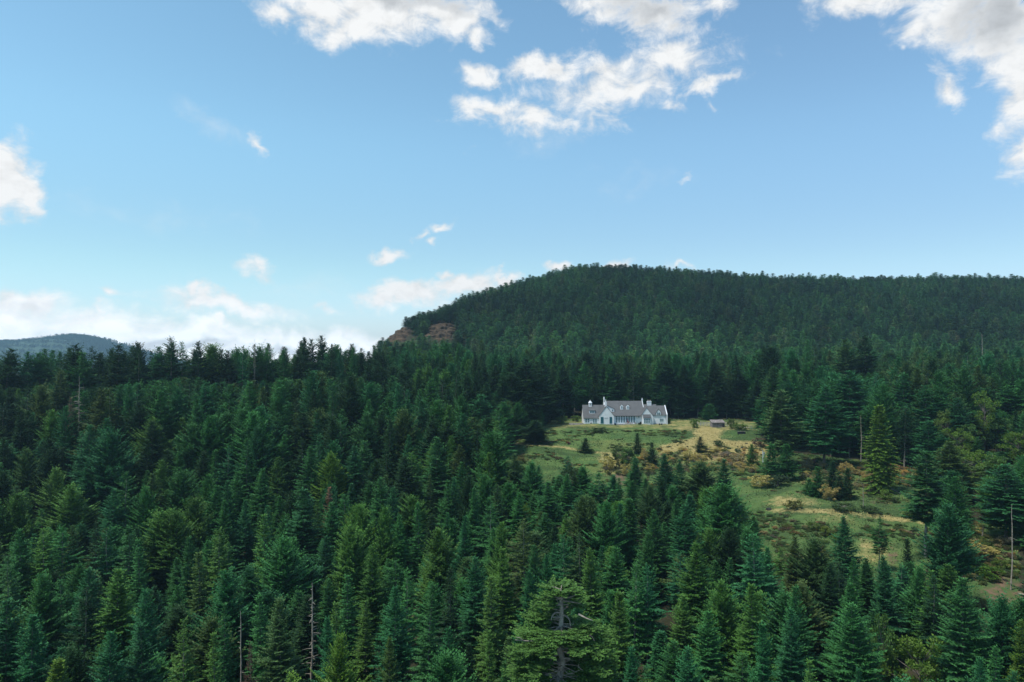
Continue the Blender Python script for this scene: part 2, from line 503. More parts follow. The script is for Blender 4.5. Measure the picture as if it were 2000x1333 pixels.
# ground sheet (tensor grid, fine where the meadow is seen)
def axis(parts):
    out = []
    for a, b_, st_ in parts:
        out += list(np.arange(a, b_, st_))
    out.append(parts[-1][1])
    return np.array(out)
GX = axis([(-4000, -1000, 250), (-1000, -400, 25), (-400, -60, 5), (-60, 260, 1.25), (260, 500, 5), (500, 1000, 25), (1000, 4000, 250)])
GY = axis([(-500, 0, 50), (0, 110, 5), (110, 345, 1.25), (345, 900, 5), (900, 1300, 25), (1300, 4500, 300)])
XX, YY = np.meshgrid(GX, GY, indexing='ij')
ZZ = ground(XX, np.maximum(YY, 0))
PXg = 1000 + F * XX / np.maximum(YY, 1)
def cover_at(px, x, y, z):
    """dry, soil, meadow weights"""
    py = 690 - F * z / np.maximum(y, 1)
    md = in_meadow(px, y).astype(float)
    wob = 6 * np.sin(px * 0.05) + 4 * np.sin(px * 0.13 + 1)
    dryv = np.zeros_like(px) + 0.09
    def band(cx0, cy0, cx1, cy1, hw, k):
        t_ = np.clip(((px - cx0) * (cx1 - cx0) + (py - cy0) * (cy1 - cy0)) / ((cx1 - cx0) ** 2 + (cy1 - cy0) ** 2), 0, 1)
        d = np.hypot(px - (cx0 + t_ * (cx1 - cx0)), (py - (cy0 + t_ * (cy1 - cy0))) * 2.0)
        return k * np.clip(1.6 - d / hw, 0, 1)
    def ell(cx, cy, rx, ry, k):
        return k * np.clip(1.5 - np.hypot((px - cx) / rx, (py - cy) / ry), 0, 1)
    dryv = np.maximum(dryv, np.where((y > 296) & (y < 336), 0.46, 0))                # lawn in front of the house
    for bnd in ((1310, 832, 1420, 848, 12, 0.55), (1380, 846, 1500, 880, 28, 0.9), (1400, 850, 1300, 878, 18, 0.8), (1300, 880, 1270, 900, 10, .6),
                (1000, 866, 1110, 874, 5, 0.55), (1110, 876, 1190, 886, 5, 0.6), (1500, 996, 1640, 998, 10, 0.6), (1640, 998, 1800, 1020, 9, 0.65)):
        dryv = np.maximum(dryv, band(*bnd))
    for e_ in ((1380, 880, 60, 26, 0.75), (1200, 905, 40, 26, 0.6), (1440, 890, 50, 30, 0.7), (1700, 1075, 40, 30, .45), (1550, 980, 60, 14, .55), (1640, 1010, 60, 10, .5), (1480, 1080, 30, 20, .4)):
        dryv = np.maximum(dryv, ell(*e_))
    dryv = dryv - ell(1445, 852, 40, 9, 0.9) - ell(1180, 850, 150, 12, 0.35)
    soilv = np.zeros_like(px)
    for e_ in ((1210, 935, 18, 22, 0.6), (1195, 968, 22, 10, 0.9), (1410, 892, 40, 12, 0.45), (1955, 1150, 60, 40, 0.62), (1930, 1095, 60, 24, 0.5), (1572, 960, 40, 9, 0.45), (1715, 980, 30, 8, 0.5),
               (1740, 1080, 18, 34, 0.4), (1640, 1075, 20, 20, .35), (1900, 830, 40, 20, 0.7), (1600, 1150, 200, 60, 0.3), (1850, 1180, 150, 60, 0.35)):
        soilv = np.maximum(soilv, ell(*e_))
    return np.stack([dryv, soilv, md], -1)
CV = cover_at(PXg, XX, YY, ZZ)
nx, ny = XX.shape
idx = np.arange(nx * ny).reshape(nx, ny)
Q = np.stack([idx[:-1, :-1], idx[1:, :-1], idx[1:, 1:], idx[:-1, 1:]], -1).reshape(-1, 4)
V = np.stack([XX, YY, ZZ], -1).reshape(-1, 3)
gm = mk_mesh("ground", V, Q, [M_GROUND], attrs={'cover': CV.reshape(-1, 3)}, smooth=True)
tag(link("ground", gm), None, None, kind='structure')

# far blue hill on the left
hx = np.arange(-4000, -1100, 30.0); hy = np.arange(3000, 4700, 60.0)
HX, HY = np.meshgrid(hx, hy, indexing='ij')
HPX = 1000 + F * HX / 3500
rid = np.interp(HPX, [-600, -250, -100, 0, 40, 75, 110, 135, 165, 205, 250, 300, 380], [650, 668, 672, 670, 668, 664, 660, 660, 664, 674, 690, 705, 760])
rz = (690 - rid) / F * 3500
HZ = -75 + (rz + 75) * np.exp(-((HY - 3500) / np.where(HY < 3500, 330, 600)) ** 2) + 6 * np.sin(HX * 0.013) * np.sin(HY * 0.011)
nx, ny = HX.shape
idx = np.arange(nx * ny).reshape(nx, ny)
Q = np.stack([idx[:-1, :-1], idx[1:, :-1], idx[1:, 1:], idx[:-1, 1:]], -1).reshape(-1, 4)
M_FARHILL = simple("wooded_hill", (0.04, 0.065, 0.04), 0.95, 0.05, 0.02, 0.3)
tag(link("hill", mk_mesh("hill", np.stack([HX, HY, HZ], -1).reshape(-1, 3), Q, [M_FARHILL], smooth=True)), None, None, kind='structure')

# ------------------------------------------------------------------ plant geometry
UP = np.array([0, 0, 1.0])
def unit(a):
    return a / np.maximum(np.linalg.norm(a, axis=-1, keepdims=True), 1e-6)

class Leaves:
    def __init__(self): self.v = []; self.a = []
    def add(self, P, D, l, w, roll, tip):
        D = unit(D)
        side = np.cross(D, UP)
        bad = np.linalg.norm(side, axis=-1) < 1e-3
        side[bad] = (1, 0, 0)
        side = unit(side)
        nr = np.cross(side, D)
        wv = side * np.cos(roll)[:, None] + nr * np.sin(roll)[:, None]
        l = l[:, None]; w = w[:, None]
        q = np.stack([P, P + 0.42 * l * D + w * wv, P + l * D, P + 0.42 * l * D - w * wv], 1)
        self.v.append(q.reshape(-1, 3))
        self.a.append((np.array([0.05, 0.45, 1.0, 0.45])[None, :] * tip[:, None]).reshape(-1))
    def get(self):
        V = np.concatenate(self.v); A = np.concatenate(self.a)
        return V, np.arange(len(V)).reshape(-1, 4), A

class Tubes:
    def __init__(self): self.v = []; self.q = []; self.n = 0
    def add(self, pts, rad, sides=6):
        pts = np.asarray(pts, float); rad = np.asarray(rad, float)
        tg = unit(np.gradient(pts, axis=0))
        ref = np.array([1.0, 0, 0]) if abs(tg[0][0]) < 0.8 else np.array([0, 1.0, 0])
        a = unit(np.cross(tg, ref)); b_ = np.cross(tg, a)
        th = np.arange(sides) / sides * 2 * np.pi
        ring = pts[:, None, :] + rad[:, None, None] * (a[:, None, :] * np.cos(th)[None, :, None] + b_[:, None, :] * np.sin(th)[None, :, None])
        n = len(pts)
        self.v.append(ring.reshape(-1, 3))
        i = np.arange(n - 1)[:, None] * sides + np.arange(sides)[None, :]
        j = np.arange(n - 1)[:, None] * sides + (np.arange(sides)[None, :] + 1) % sides
        self.q.append((np.stack([i, j, j + sides, i + sides], -1).reshape(-1, 4)) + self.n)
        self.n += n * sides
    def get(self):
        return np.concatenate(self.v), np.concatenate(self.q)

def spray(L, rg, base, dirv, length, rise, sag, step, bl, dens=1.0, sub=True, tip=1.0):
    """one conifer branch: a curved axis with paired flat side twigs"""
    n = max(3, int(length / step))
    s = np.linspace(0.12, 1.0, n) + rg.uniform(-0.02, 0.02, n)
    h = unit(np.array([dirv[0], dirv[1], 0.0])[None])[0]
    zoff = lambda q: length * (rise * q + sag * q * q)
    pts = base[None] + h[None] * (length * s)[:, None]
    pts[:, 2] = base[2] + zoff(s)
    tg = unit(np.stack([h[0] * np.ones(n), h[1] * np.ones(n), rise + 2 * sag * s], -1))
    lat = np.cross(h, UP)
    for sg in (-1, 1):
        keep = rg.uniform(0, 1, n) < dens
        k = keep.sum()
        if k == 0: continue
        ss_, pp, tt = s[keep], pts[keep], tg[keep]
        l = (0.34 * length * (1 - ss_) + bl) * rg.uniform(0.7, 1.25, k)
        ang = rg.uniform(0.6, 1.05, k)
        D = tt * np.cos(ang)[:, None] + sg * lat[None] * np.sin(ang)[:, None]
        D[:, 2] += rg.uniform(-0.25, 0.12, k)
        L.add(pp, D, l, l * 0.13 + bl * 0.16, rg.normal(0, 0.45, k), tip * (0.35 + 0.65 * ss_) * rg.uniform(.5, 1, k))  # value falls towards the trunk, carrying the painted inner shade
        if sub:
            for f, off in ((0.35, 0.55), (0.6, -0.5), (0.2, -0.6)):
                q0 = pp + unit(D) * (l * f)[:, None]
                D2 = unit(D) + tt * off * 0.9 + lat[None] * (sg * 0.2)
                D2[:, 2] += rg.uniform(-0.3, 0.2, k)
                L.add(q0, D2, l * (1 - f) * rg.uniform(0.5, 0.95, k), l * 0.08 + bl * 0.14, rg.normal(0, 0.7, k), tip * rg.uniform(0.3, 1, k))
    L.add(pts[-1:], tg[-1:], np.array([bl * 1.5]), np.array([bl * 0.3]), rg.normal(0, .5, 1), np.array([tip]))

def conifer(seed, H=22.0, R=3.4, zb=0.12, dz=0.5, nb=5, ex=0.85, e_top=0.75, e_bot=-0.12, sag=0.12, irr=0.15, miss=0.06, step=0.30, bl=0.30,
            dens=1.0, sub=True, flat=0.0, dead=0, trunk_r=None, cone=0.62, layered=False, low=0.0, lean=0.0, bushtop=0.0):
    rg = np.random.default_rng(seed)
    L = Leaves(); T = Tubes()
    n = 9
    zz = np.linspace(0, H * 0.985, n)
    lx = lean * np.sin(zz / H * 2.2) + rg.normal(0, 0.05, n); ly = lean * 0.5 * (zz / H) ** 2 + rg.normal(0, 0.05, n)
    r0 = trunk_r or 0.0115 * H
    T.add(np.stack([lx, ly, zz], -1), r0 * (1 - zz / H * 0.93), 7)
    z = zb * H
    bulge = rg.uniform(0, 6.28, 4)
    while z < H - 0.25:
        t_ = (z - zb * H) / (H * (1 - zb))
        pr = min(1.0, (1 - t_) / cone) ** ex
        if bushtop: pr = max(pr, bushtop * (1 - t_ ** 6)) if t_ > 0.5 else pr
        lowf = min(1.0, (t_ + 0.10 + (1 - low) * 0.9) / 0.30) if low else min(1.0, 0.8 + t_)
        k = max(3, int(round(nb + rg.uniform(-1, 1))))
        a0 = rg.uniform(0, 6.28)
        for i in range(k):
            if rg.uniform() < miss: continue
            a = a0 + i * 6.283 / k + rg.normal(0, 0.22)
            lob = 1 + irr * (math.sin(2 * a + bulge[0] + z * 0.35) + 0.8 * math.sin(3 * a + bulge[1] - z * 0.6))
            ln = R * pr * lowf * lob * rg.uniform(0.72, 1.12) + 0.22
            e = e_bot + (e_top - e_bot) * t_ ** 1.2 + rg.normal(0, 0.10)
            zz_ = min(H - 0.2, z + rg.uniform(-0.5, 0.5) * (dz if not layered else 0.3))
            bx = np.interp(zz_, zz, lx); by = np.interp(zz_, zz, ly)
            spray(L, rg, np.array([bx, by, zz_]), np.array([math.cos(a), math.sin(a)]), ln, math.tan(e), sag * rg.uniform(0.4, 1.4) * (1 - 0.5 * t_), step, bl, dens, sub)
        z += dz * rg.uniform(0.75, 1.25) * (1.0 if t_ < 0.75 else 0.7)
    tp = np.array([lx[-1], ly[-1], H * 0.975])
    for q in range(9):
        D = np.array([[rg.normal(0, 0.35), rg.normal(0, 0.35), 1.0]])
        L.add(tp[None] - UP[None] * 0.12 * q, D, np.array([bl * 2.0]), np.array([bl * 0.28]), rg.uniform(-1.5, 1.5, 1), np.array([1.0]))
    for i in range(dead):
        zq = H * rg.uniform(max(0.12, zb - 0.25), zb + 0.22); a = rg.uniform(0, 6.28); ln = rg.uniform(0.8, 2.4)
        bx = np.interp(zq, zz, lx); by = np.interp(zq, zz, ly)
        q = np.linspace(0, 1, 4)
        T.add(np.stack([bx + math.cos(a) * ln * q, by + math.sin(a) * ln * q, zq + ln * (rg.uniform(-0.1, 0.3) * q - 0.25 * q * q)], -1), 0.05 * (1 - 0.7 * q), 4)
    return L, T

def leafy(seed, H, Rx, zb, clumps, per, leaf, up=0.3, trunk=True, flat=1.0):
    """broad-leaved crown or shrub: leaf clumps through an uneven volume"""
    rg = np.random.default_rng(seed)
    L = Leaves(); T = Tubes()
    cz = H * (zb + (1 - zb) * 0.5); rz_ = H * (1 - zb) * 0.5
    if trunk:
        q = np.linspace(0, 1, 5)
        T.add(np.stack([0.15 * np.sin(q * 3), 0.1 * q, q * H * 0.8], -1), 0.014 * H * (1 - 0.8 * q) + 0.02, 6)
    for c_ in range(clumps):
        d = unit(rg.normal(0, 1, 3)[None])[0]
        r = rg.uniform(0.35, 1.0) ** 0.6
        lob = 1 + 0.22 * math.sin(2.3 * math.atan2(d[1], d[0]) + seed) + 0.15 * math.sin(5 * d[2] + seed * 2)
        c = np.array([d[0] * Rx * r * lob, d[1] * Rx * r * lob, cz + d[2] * rz_ * r * min(lob, 1.1)])
        cr = Rx * rg.uniform(0.16, 0.30)
        if trunk:
            q = np.linspace(0, 1, 4)[:, None]
            b0 = np.array([0, 0, max(0.1, min(H * 0.7, c[2] - 0.5 * Rx))])
            T.add(b0 + (c - b0) * q, 0.006 * H * (1 - 0.75 * q[:, 0]) + 0.008, 4)
        n = int(per * rg.uniform(0.6, 1.3))
        dd = unit(rg.normal(0, 1, (n, 3)))
        P = c + dd * cr * rg.uniform(0.3, 1.0, (n, 1)) * np.array([1, 1, 0.75 * flat])
        D = dd + rg.normal(0, 0.6, (n, 3)); D[:, 2] = D[:, 2] * 0.6 + up
        l = leaf * rg.uniform(0.6, 1.3, n)
        L.add(P, D, l, l * 0.32, rg.uniform(-1.2, 1.2, n), rg.uniform(0.2, 1.0, n) * (0.6 + 0.4 * (dd[:, 2] > 0)))
    return L, T

class Proto: pass
def proto(kind, LT, H, R, fol=None, bark=None):
    p = Proto(); L, T = LT
    p.kind, p.H, p.R = kind, H, R
    V, Q, A = L.get()
    fol = fol or M_FOL; bark = bark or M_BARK
    p.crown = mk_mesh(kind + "_crown", V, Q, [fol], attrs={'leaf': A})
    if T.v:
        TV, TQ = T.get()
        p.trunk = mk_mesh(kind + "_trunk", TV, TQ, [bark], smooth=True)
        VV = np.concatenate([V, TV]); QQ = np.concatenate([Q, TQ + len(V)])
        p.full = (VV, QQ, np.concatenate([np.zeros(len(Q), int), np.ones(len(TQ), int)]), np.concatenate([A, np.zeros(len(TV))]))
    else:
        p.trunk = None
    return p

PR = {}
PR['F'] = [proto('fir', conifer(10 + i, R=4.2, zb=0.12, ex=0.92, cone=0.56 + 0.05 * i, nb=8, dz=0.50, irr=0.18 + .04 * i, dead=5, e_bot=-0.12, e_top=0.6, sag=0.13, step=0.27, bl=0.27), 22, 4.2) for i in range(5)]
PR['S'] = [proto('spire', conifer(30 + i, R=3.6, zb=0.08, ex=0.95, cone=0.72, nb=7, dz=0.66, irr=0.10, e_bot=-0.30, e_top=0.35, sag=0.18, miss=0.05, step=0.28, bl=0.29, layered=True), 22, 3.6) for i in range(3)]
PR['O'] = [proto('open', conifer(50 + i, R=4.0, zb=0.34, ex=0.85, cone=0.62, nb=6, dz=0.70, irr=0.28, miss=0.2, dead=26, e_bot=-0.10, e_top=0.5, sag=0.08, step=0.30, bl=0.27, lean=0.3), 22, 4.0, bark=M_GREYWOOD) for i in range(3)]
PR['B'] = [proto('bushy', conifer(70 + i, R=4.4, zb=0.12, ex=0.78, cone=0.48 + 0.05 * i, nb=8, dz=0.46, irr=0.28, e_bot=0.08, e_top=0.95, sag=0.16, miss=0.08, step=0.28, bl=0.30), 22, 4.4) for i in range(4)]
PR['M'] = [proto('mature', conifer(90 + i, H=30, R=4.9, zb=0.20, ex=0.78, cone=0.42 + 0.07 * i, nb=7, dz=0.66, irr=0.30, miss=0.15, dead=16, e_bot=-0.18, e_top=0.55, sag=0.09, step=0.36, bl=0.38, lean=0.5), 30, 4.9) for i in range(4)]
PR['N'] = [proto('lone', conifer(115, H=29, R=5.2, zb=0.36, ex=0.85, cone=0.75, nb=7, dz=0.62, irr=0.22, miss=0.08, dead=8, e_bot=-0.12, e_top=0.5, sag=0.08, step=0.34, bl=0.36, lean=0.2), 29, 5.2, bark=M_GREYWOOD)]
PR['C'] = [proto('cedar', conifer(120 + i, R=3.0, zb=0.03, ex=0.80, cone=0.60, nb=8, dz=0.42, irr=0.10, e_bot=-0.35, e_top=0.5, sag=-0.10, miss=0.02, bl=0.36), 22, 3.0) for i in range(2)]
PR['Y'] = [proto('young', conifer(140 + i, H=9, R=2.3, zb=0.03, ex=0.9, cone=0.85, nb=7, dz=0.34, irr=0.15, e_bot=0.0, e_top=0.7, sag=0.10, step=0.24, bl=0.24), 9, 2.3) for i in range(3)]
# coarse trees for the far hillsides
PR['H'] = [proto('far', conifer(160 + i, H=18, R=4.2, zb=0.10, ex=0.72, cone=0.42 + 0.06 * i, nb=7, dz=0.85, irr=0.24, miss=0.1, e_bot=-0.12, e_top=0.5, sag=0.08, step=0.6, bl=0.62, sub=False), 18, 4.2) for i in range(5)]
PR['L'] = [proto('leafy', leafy(180 + i, 14, 4.2, 0.22, 60, 110, 0.42), 14, 4.2, fol=M_LEAF) for i in range(3)]
PR['K'] = [proto('shrub', leafy(200 + i, 2.6, 1.7, 0.02, 34, 60, 0.24, up=0.5), 2.6, 1.7, fol=M_LEAF) for i in range(3)]
PR['G'] = [proto('broom', leafy(220 + i, 3.0, 1.6, 0.05, 40, 46, 0.22, up=0.9), 3.0, 1.6, fol=M_LEAF, bark=M_GREYWOOD) for i in range(3)]

TONE = {'y': ((0.070, 0.172, 0.044), 'yellow green'), 'm': ((0.040, 0.145, 0.052), 'mid green'), 'b': ((0.030, 0.130, 0.062), 'bluish green'),
        'd': ((0.020, 0.060, 0.026), 'dark green'), 'g': ((0.058, 0.122, 0.050), 'greyish green'), 'o': ((0.058, 0.106, 0.036), 'olive green'),
        'r': ((0.085, 0.050, 0.036), 'rusty brown'), 'l': ((0.085, 0.165, 0.030), 'lime green')}
SHAPE = {'F': 'broad conical', 'S': 'slender layered', 'O': 'sparse open', 'B': 'bushy feathery', 'M': 'tall ragged', 'N': 'tall', 'C': 'narrow drooping', 'Y': 'young small'}

rnd = random.Random(11)
def tint_of(tone, jit=0.16):
    c = TONE[tone][0]
    k = rnd.uniform(1 - jit, 1 + jit)
    return tuple(x * k * rnd.uniform(0.93, 1.07) for x in c)

# ------------------------------------------------------------------ trees that can be picked out in the photograph: top pixel, crown width, tone, form, height (negative: depth)
TREES = [
 (136, 951, 64, 'y', 'B', 21), (82, 1031, 64, 'y', 'O', 21), (187, 1017, 48, 'd', 'S', 21), (212, 1018, 46, 'b', 'O', 21), (254, 1024, 62, 'm', 'S', 22), (279, 1049, 48, 'm', 'S', 21),
 (328, 998, 70, 'y', 'B', 21), (344, 1002, 60, 'y', 'B', 21), (370, 1049, 50, 'm', 'F', 21), (395, 1075, 64, 'o', 'S', 22), (431, 1028, 50, 'y', 'O', 21), (420, 948, 46, 'm', 'F', 21),
 (353, 922, 48, 'm', 'B', 21), (284, 955, 44, 'm', 'B', 21), (217, 955, 52, 'b', 'F', 21), (380, 977, 54, 'y', 'B', 21), (444, 977, 46, 'm', 'F', 21), (482, 977, 44, 'b', 'F', 21),
 (449, 940, 40, 'b', 'F', 21), (509, 915, 44, 'm', 'F', 21), (543, 893, 48, 'y', 'F', 21), (522, 1002, 56, 'y', 'S', 22), (549, 1056, 78, 'm', 'B', 21), (594, 955, 88, 'b', 'F', 24),
 (612, 872, 56, 'm', 'F', 24), (692, 872, 56, 'b', 'F', 24), (685, 1031, 66, 'y', 'B', 21), (699, 991, 56, 'y', 'B', 21), (230, 1111, 78, 'y', 'F', 22), (292, 1150, 62, 'b', 'F', 21),
 (279, 1216, 92, 'b', 'F', 22), (216, 1236, 84, 'b', 'F', 22), (14, 1172, 112, 'b', 'F', 23), (62, 1203, 96, 'b', 'F', 22), (109, 1292, 66, 'l', 'C', 20), (163, 1147, 56, 'd', 'O', 21),
 (362, 1207, 60, 'y', 'O', 20), (426, 1236, 60, 'y', 'S', 21), (440, 1176, 54, 'm', 'S', 21), (554, 1169, 78, 'g', 'F', 22), (654, 1198, 60, 'b', 'F', 21), (658, 1248, 72, 'l', 'B', 20),
 (22, 1082, 60, 'm', 'O', 21), (45, 1035, 56, 'm', 'F', 21), (2, 973, 56, 'y', 'F', 21), (36, 966, 52, 'y', 'B', 21), (174, 904, 50, 'b', 'F', 21), (107, 918, 50, 'y', 'B', 21),
 (702, 991, 44, 'y', 'B', 21), (751, 995, 46, 'y', 'B', 21), (781, 1006, 40, 'm', 'F', 20), (821, 980, 40, 'm', 'S', 22), (852, 854, 62, 'm', 'F', 25), (794, 890, 58, 'd', 'F', 24),
 (742, 933, 56, 'm', 'F', 22), (765, 951, 44, 'b', 'F', 21), (870, 937, 42, 'm', 'F', 21), (914, 933, 42, 'd', 'B', 21), (926, 953, 46, 'm', 'F', 21), (979, 1024, 44, 'y', 'B', 20),
 (906, 1006, 46, 'b', 'F', 21), (867, 1002, 40, 'm', 'F', 20), (856, 1038, 76, 'y', 'B', 22), (727, 1067, 50, 'y', 'F', 21), (959, 1122, 66, 'y', 'S', 22), (879, 1107, 56, 'd', 'S', 22),
 (983, 1071, 64, 'y', 'F', 21), (1042, 1064, 46, 'm', 'F', 20), (1066, 1085, 46, 'b', 'F', 20), (1035, 1114, 54, 'b', 'F', 21), (1102, 1042, 46, 'b', 'O', 21), (1137, 1038, 50, 'g', 'O', 22),
 (1162, 1076, 62, 'y', 'F', 21), (1184, 984, 52, 'm', 'B', 20), (1137, 973, 54, 'o', 'B', 19), (1258, 1038, 46, 'm', 'F', 21), (1338, 988, 74, 'b', 'F', 22), (1359, 1060, 66, 'y', 'F', 22),
 (1276, 995, 50, 'm', 'F', 20), (1234, 1100, 56, 'm', 'O', 22), (1262, 1104, 58, 'b', 'O', 21), (1185, 1156, 64, 'm', 'F', 21), (827, 1136, 64, 'm', 'S', 24), (794, 1114, 56, 'm', 'O', 21),
 (772, 1147, 66, 'b', 'F', 21), (954, 1227, 46, 'y', 'S', 20), (986, 1290, 40, 'm', 'F', 18), (1028, 1274, 56, 'y', 'F', 20), (758, 1248, 58, 'o', 'F', 20), (1243, 1267, 56, 'b', 'F', 20),
 (1345, 1263, 72, 'b', 'F', 20), (1207, 1154, 90, 'y', 'F', 24), (1107, 890, 30, 'b', 'O', 13), (1138, 913, 44, 'm', 'B', 14), (1004, 886, 48, 'g', 'F', 19), (1040, 905, 40, 'm', 'B', 17), (1245, 846, 19, 'd', 'Y', 8),
 (1272, 864, 22, 'd', 'Y', 9), (1301, 886, 40, 'b', 'F', 17), (1323, 898, 34, 'b', 'F', 16), (1240, 893, 34, 'm', 'F', 14), (1068, 940, 56, 'm', 'F', 17), (1167, 922, 46, 'm', 'O', 16),
 (1269, 951, 42, 'g', 'B', 18), (1214, 984, 44, 'b', 'F', 19), (1416, 950, 84, 'm', 'B', 22), (1412, 896, 44, 'b', 'F', 17), (1367, 905, 60, 'g', 'B', 16), (1484, 1040, 78, 'b', 'O', 24), (1472, 1144, 72, 'y', 'F', 22),
 (1492, 1220, 76, 'b', 'F', 22), (1544, 1188, 66, 'b', 'F', 21), (1656, 1140, 74, 'm', 'F', 21), (1676, 1176, 90, 'm', 'F', 22), (1582, 1284, 54, 'y', 'S', 20), (1664, 1304, 54, 'b', 'F', 20),
 (1652, 1008, 52, 'b', 'F', 18), (1716, 1008, 30, 'm', 'O', 13), (1774, 1052, 28, 'd', 'Y', 11), (1732, 1088, 56, 'b', 'F', 19), (1806, 880, 88, 'm', 'N', -163), (1846, 990, 78, 'b', 'B', 22),
 (1880, 1128, 96, 'm', 'F', 22), (1816, 1120, 54, 'd', 'O', 19), (1912, 1288, 66, 'b', 'F', 20), (1968, 1304, 60, 'b', 'F', 20), (2000, 1212, 56, 'l', 'F', 18), (1552, 1048, 54, 'o', 'F', 18), (1588, 1056, 62, 'g', 'B', 18),
 (1621, 1098, 56, 'd', 'F', 19), (1718, 792, 46, 'l', 'C', 27), (1529, 761, 66, 'g', 'M', 28), (1607, 752, 70, 'b', 'M', 29), (1661, 725, 64, 'b', 'M', 31), (1760, 728, 60, 'b', 'M', 30), (1803, 752, 50, 'b', 'M', 28),
 (1922, 757, 60, 'm', 'M', -268), (1967, 752, 56, 'm', 'M', -262), (1855, 862, 80, 'o', 'F', -186), (1963, 905, 78, 'b', 'M', -160), (2016, 960, 60, 'm', 'F', -156), (1652, 664, 46, 'g', 'M', -330), (1694, 656, 56, 'd', 'M', -330),
 (1626, 900, 26, 'd', 'Y', 9), (1596, 912, 30, 'm', 'Y', 9), (1655, 915, 26, 'd', 'Y', 9), (1505, 868, 38, 'm', 'Y', 12), (1535, 868, 40, 'm', 'Y', 12), (1468, 868, 21, 'y', 'Y', 8), (1367, 853, 20, 'd', 'Y', 6),
 (1143, 856, 24, 'd', 'Y', 5.5), (1640, 930, 26, 'd', 'Y', 7), (1580, 935, 24, 'm', 'Y', 5), (1045, 822, 44, 'd', 'B', 9), (1384, 790, 30, 'm', 'Y', -340), (1220, 775, 34, 'm', 'F', -346), (1262, 778, 26, 'm', 'F', -348), (1030, 700, 56, 'd', 'M', -308),
 (1000, 728, 52, 'd', 'M', -300), (940, 770, 56, 'b', 'M', -270), (965, 712, 46, 'd', 'M', -312), (1060, 745, 40, 'd', 'M', -318), (985, 735, 50, 'd', 'F', -296), (1014, 716, 56, 'd', 'F', -306), (1048, 706, 50, 'd', 'F', -316), (1074, 765, 34, 'd', 'F', -322), (1026, 748, 44, 'd', 'F', -299), (950, 748, 50, 'd', 'F', -284), (1100, 712, 44, 'd', 'F', -348), (1140, 706, 40, 'm', 'F', -352),
 (1335, 712, 50, 'd', 'F', -350), (1395, 700, 52, 'd', 'F', -352), (1440, 716, 52, 'd', 'F', -348), (1300, 704, 46, 'd', 'M', -352), (1478, 742, 48, 'd', 'F', -335),
 # ragged skyline on the left
 (2, 680, 60, 'd', 'M', -265), (24, 695, 30, 'd', 'M', -275), (52, 688, 34, 'b', 'M', -280), (80, 690, 44, 'm', 'M', -285), (148, 672, 56, 'd', 'M', -270), (168, 690, 40, 'm', 'M', -265), (222, 672, 60, 'd', 'M', -265), (200, 690, 40, 'd', 'M', -275),
 (270, 682, 30, 'd', 'O', -280), (312, 678, 40, 'b', 'M', -285), (334, 657, 50, 'd', 'O', -285), (356, 668, 36, 'm', 'O', -290), (390, 667, 42, 'd', 'M', -285), (425, 682, 36, 'd', 'M', -290), (452, 686, 34, 'd', 'M', -290), (474, 674, 28, 'b', 'O', -290),
 (492, 672, 32, 'd', 'O', -295), (520, 690, 30, 'm', 'M', -300), (552, 684, 34, 'm', 'M', -300), (585, 682, 30, 'd', 'M', -305), (611, 662, 34, 'd', 'M', -305), (648, 672, 26, 'd', 'F', -310), (664, 680, 24, 'b', 'F', -310), (690, 680, 26, 'm', 'F', -318),
]

class Tree: pass
def solve(px, py, H):
    s, t_ = ray(px, py)
    if H < 0:
        y = -H
        return s * y, y, t_ * y - g1(s * y, y)
    ys = np.arange(50, 420, 0.5)
    d = ground(s * ys, ys) + H - t_ * ys
    k = np.where(d >= 0)[0]
    y = float(ys[k[0]]) if len(k) else 300.0
    return s * y, y, t_ * y - g1(s * y, y)

trees = []
def mk_tree(x, y, H, dia, tone, form, listed, rz=None):
    t_ = Tree()
    t_.x, t_.y, t_.z = x, y, g1(x, y) - 0.1
    t_.H, t_.dia, t_.tone, t_.form, t_.listed = H, dia, tone, form, listed
    t_.var = rnd.randrange(len(PR[form]))
    t_.rz = rnd.uniform(0, 6.28)
    t_.px, t_.py = project(x, y, t_.z + H)
    t_.pb = project(x, y, t_.z)[1]
    t_.w = dia * F / y
    t_.tint = tint_of(tone)
    trees.append(t_)
    return t_

for (px, py, w, tone, form, H) in TREES:
    x, y, h = solve(px, py, H)
    if h < 2: continue
    mk_tree(x, y, h, max(w / F * y * 1.24, 1.8), tone, form, True)
LISTED = list(trees)
L_px = np.array([t_.px for t_ in LISTED]); L_py = np.array([t_.py for t_ in LISTED]); L_pb = np.array([t_.pb for t_ in LISTED]); L_w = np.array([t_.w for t_ in LISTED]); L_y = np.array([t_.y for t_ in LISTED])
# things that fill trees must not hide: picture boxes with their depth (x0, x1, top allowed, depth)
CLEAR = [(1015, 1225, 1235, 86), (590, 625, 1225, 84), (455, 482, 1265, 88), (626, 664, 1040, 156), (140, 172, 790, 225), (1125, 1320, 842, 300), (1340, 1480, 868, 285), (1000, 1130, 905, 255), (1750, 1840, 1290, 90),
         (1480, 1500, 905, 262), (1500, 1800, 1062, 190), (1782, 1834, 1092, 163), (1890, 1985, 1165, 140), (1480, 1500, 1000, 200), (1600, 1640, 985, 222), (1960, 1985, 1150, 138), (1680, 1800, 1030, 200),
         (1690, 1760, 1240, 90), (1560, 1800, 1085, 170), (1832, 1870, 850, 234), (1868, 1905, 850, 230), (1903, 1945, 815, 238), (1885, 1935, 925, 194), (1925, 1965, 925, 188), (1885, 1985, 1120, 158), (1962, 1988, 1150, 150), (1925, 1970, 880, 238), (1965, 2010, 890, 214), (1845, 1892, 885, 224), (1752, 1842, 1322, 110), (1698, 1750, 1290, 116), (1012, 1036, 1010, 140), (1230, 1480, 915, 250), (1130, 1250, 925, 250)]

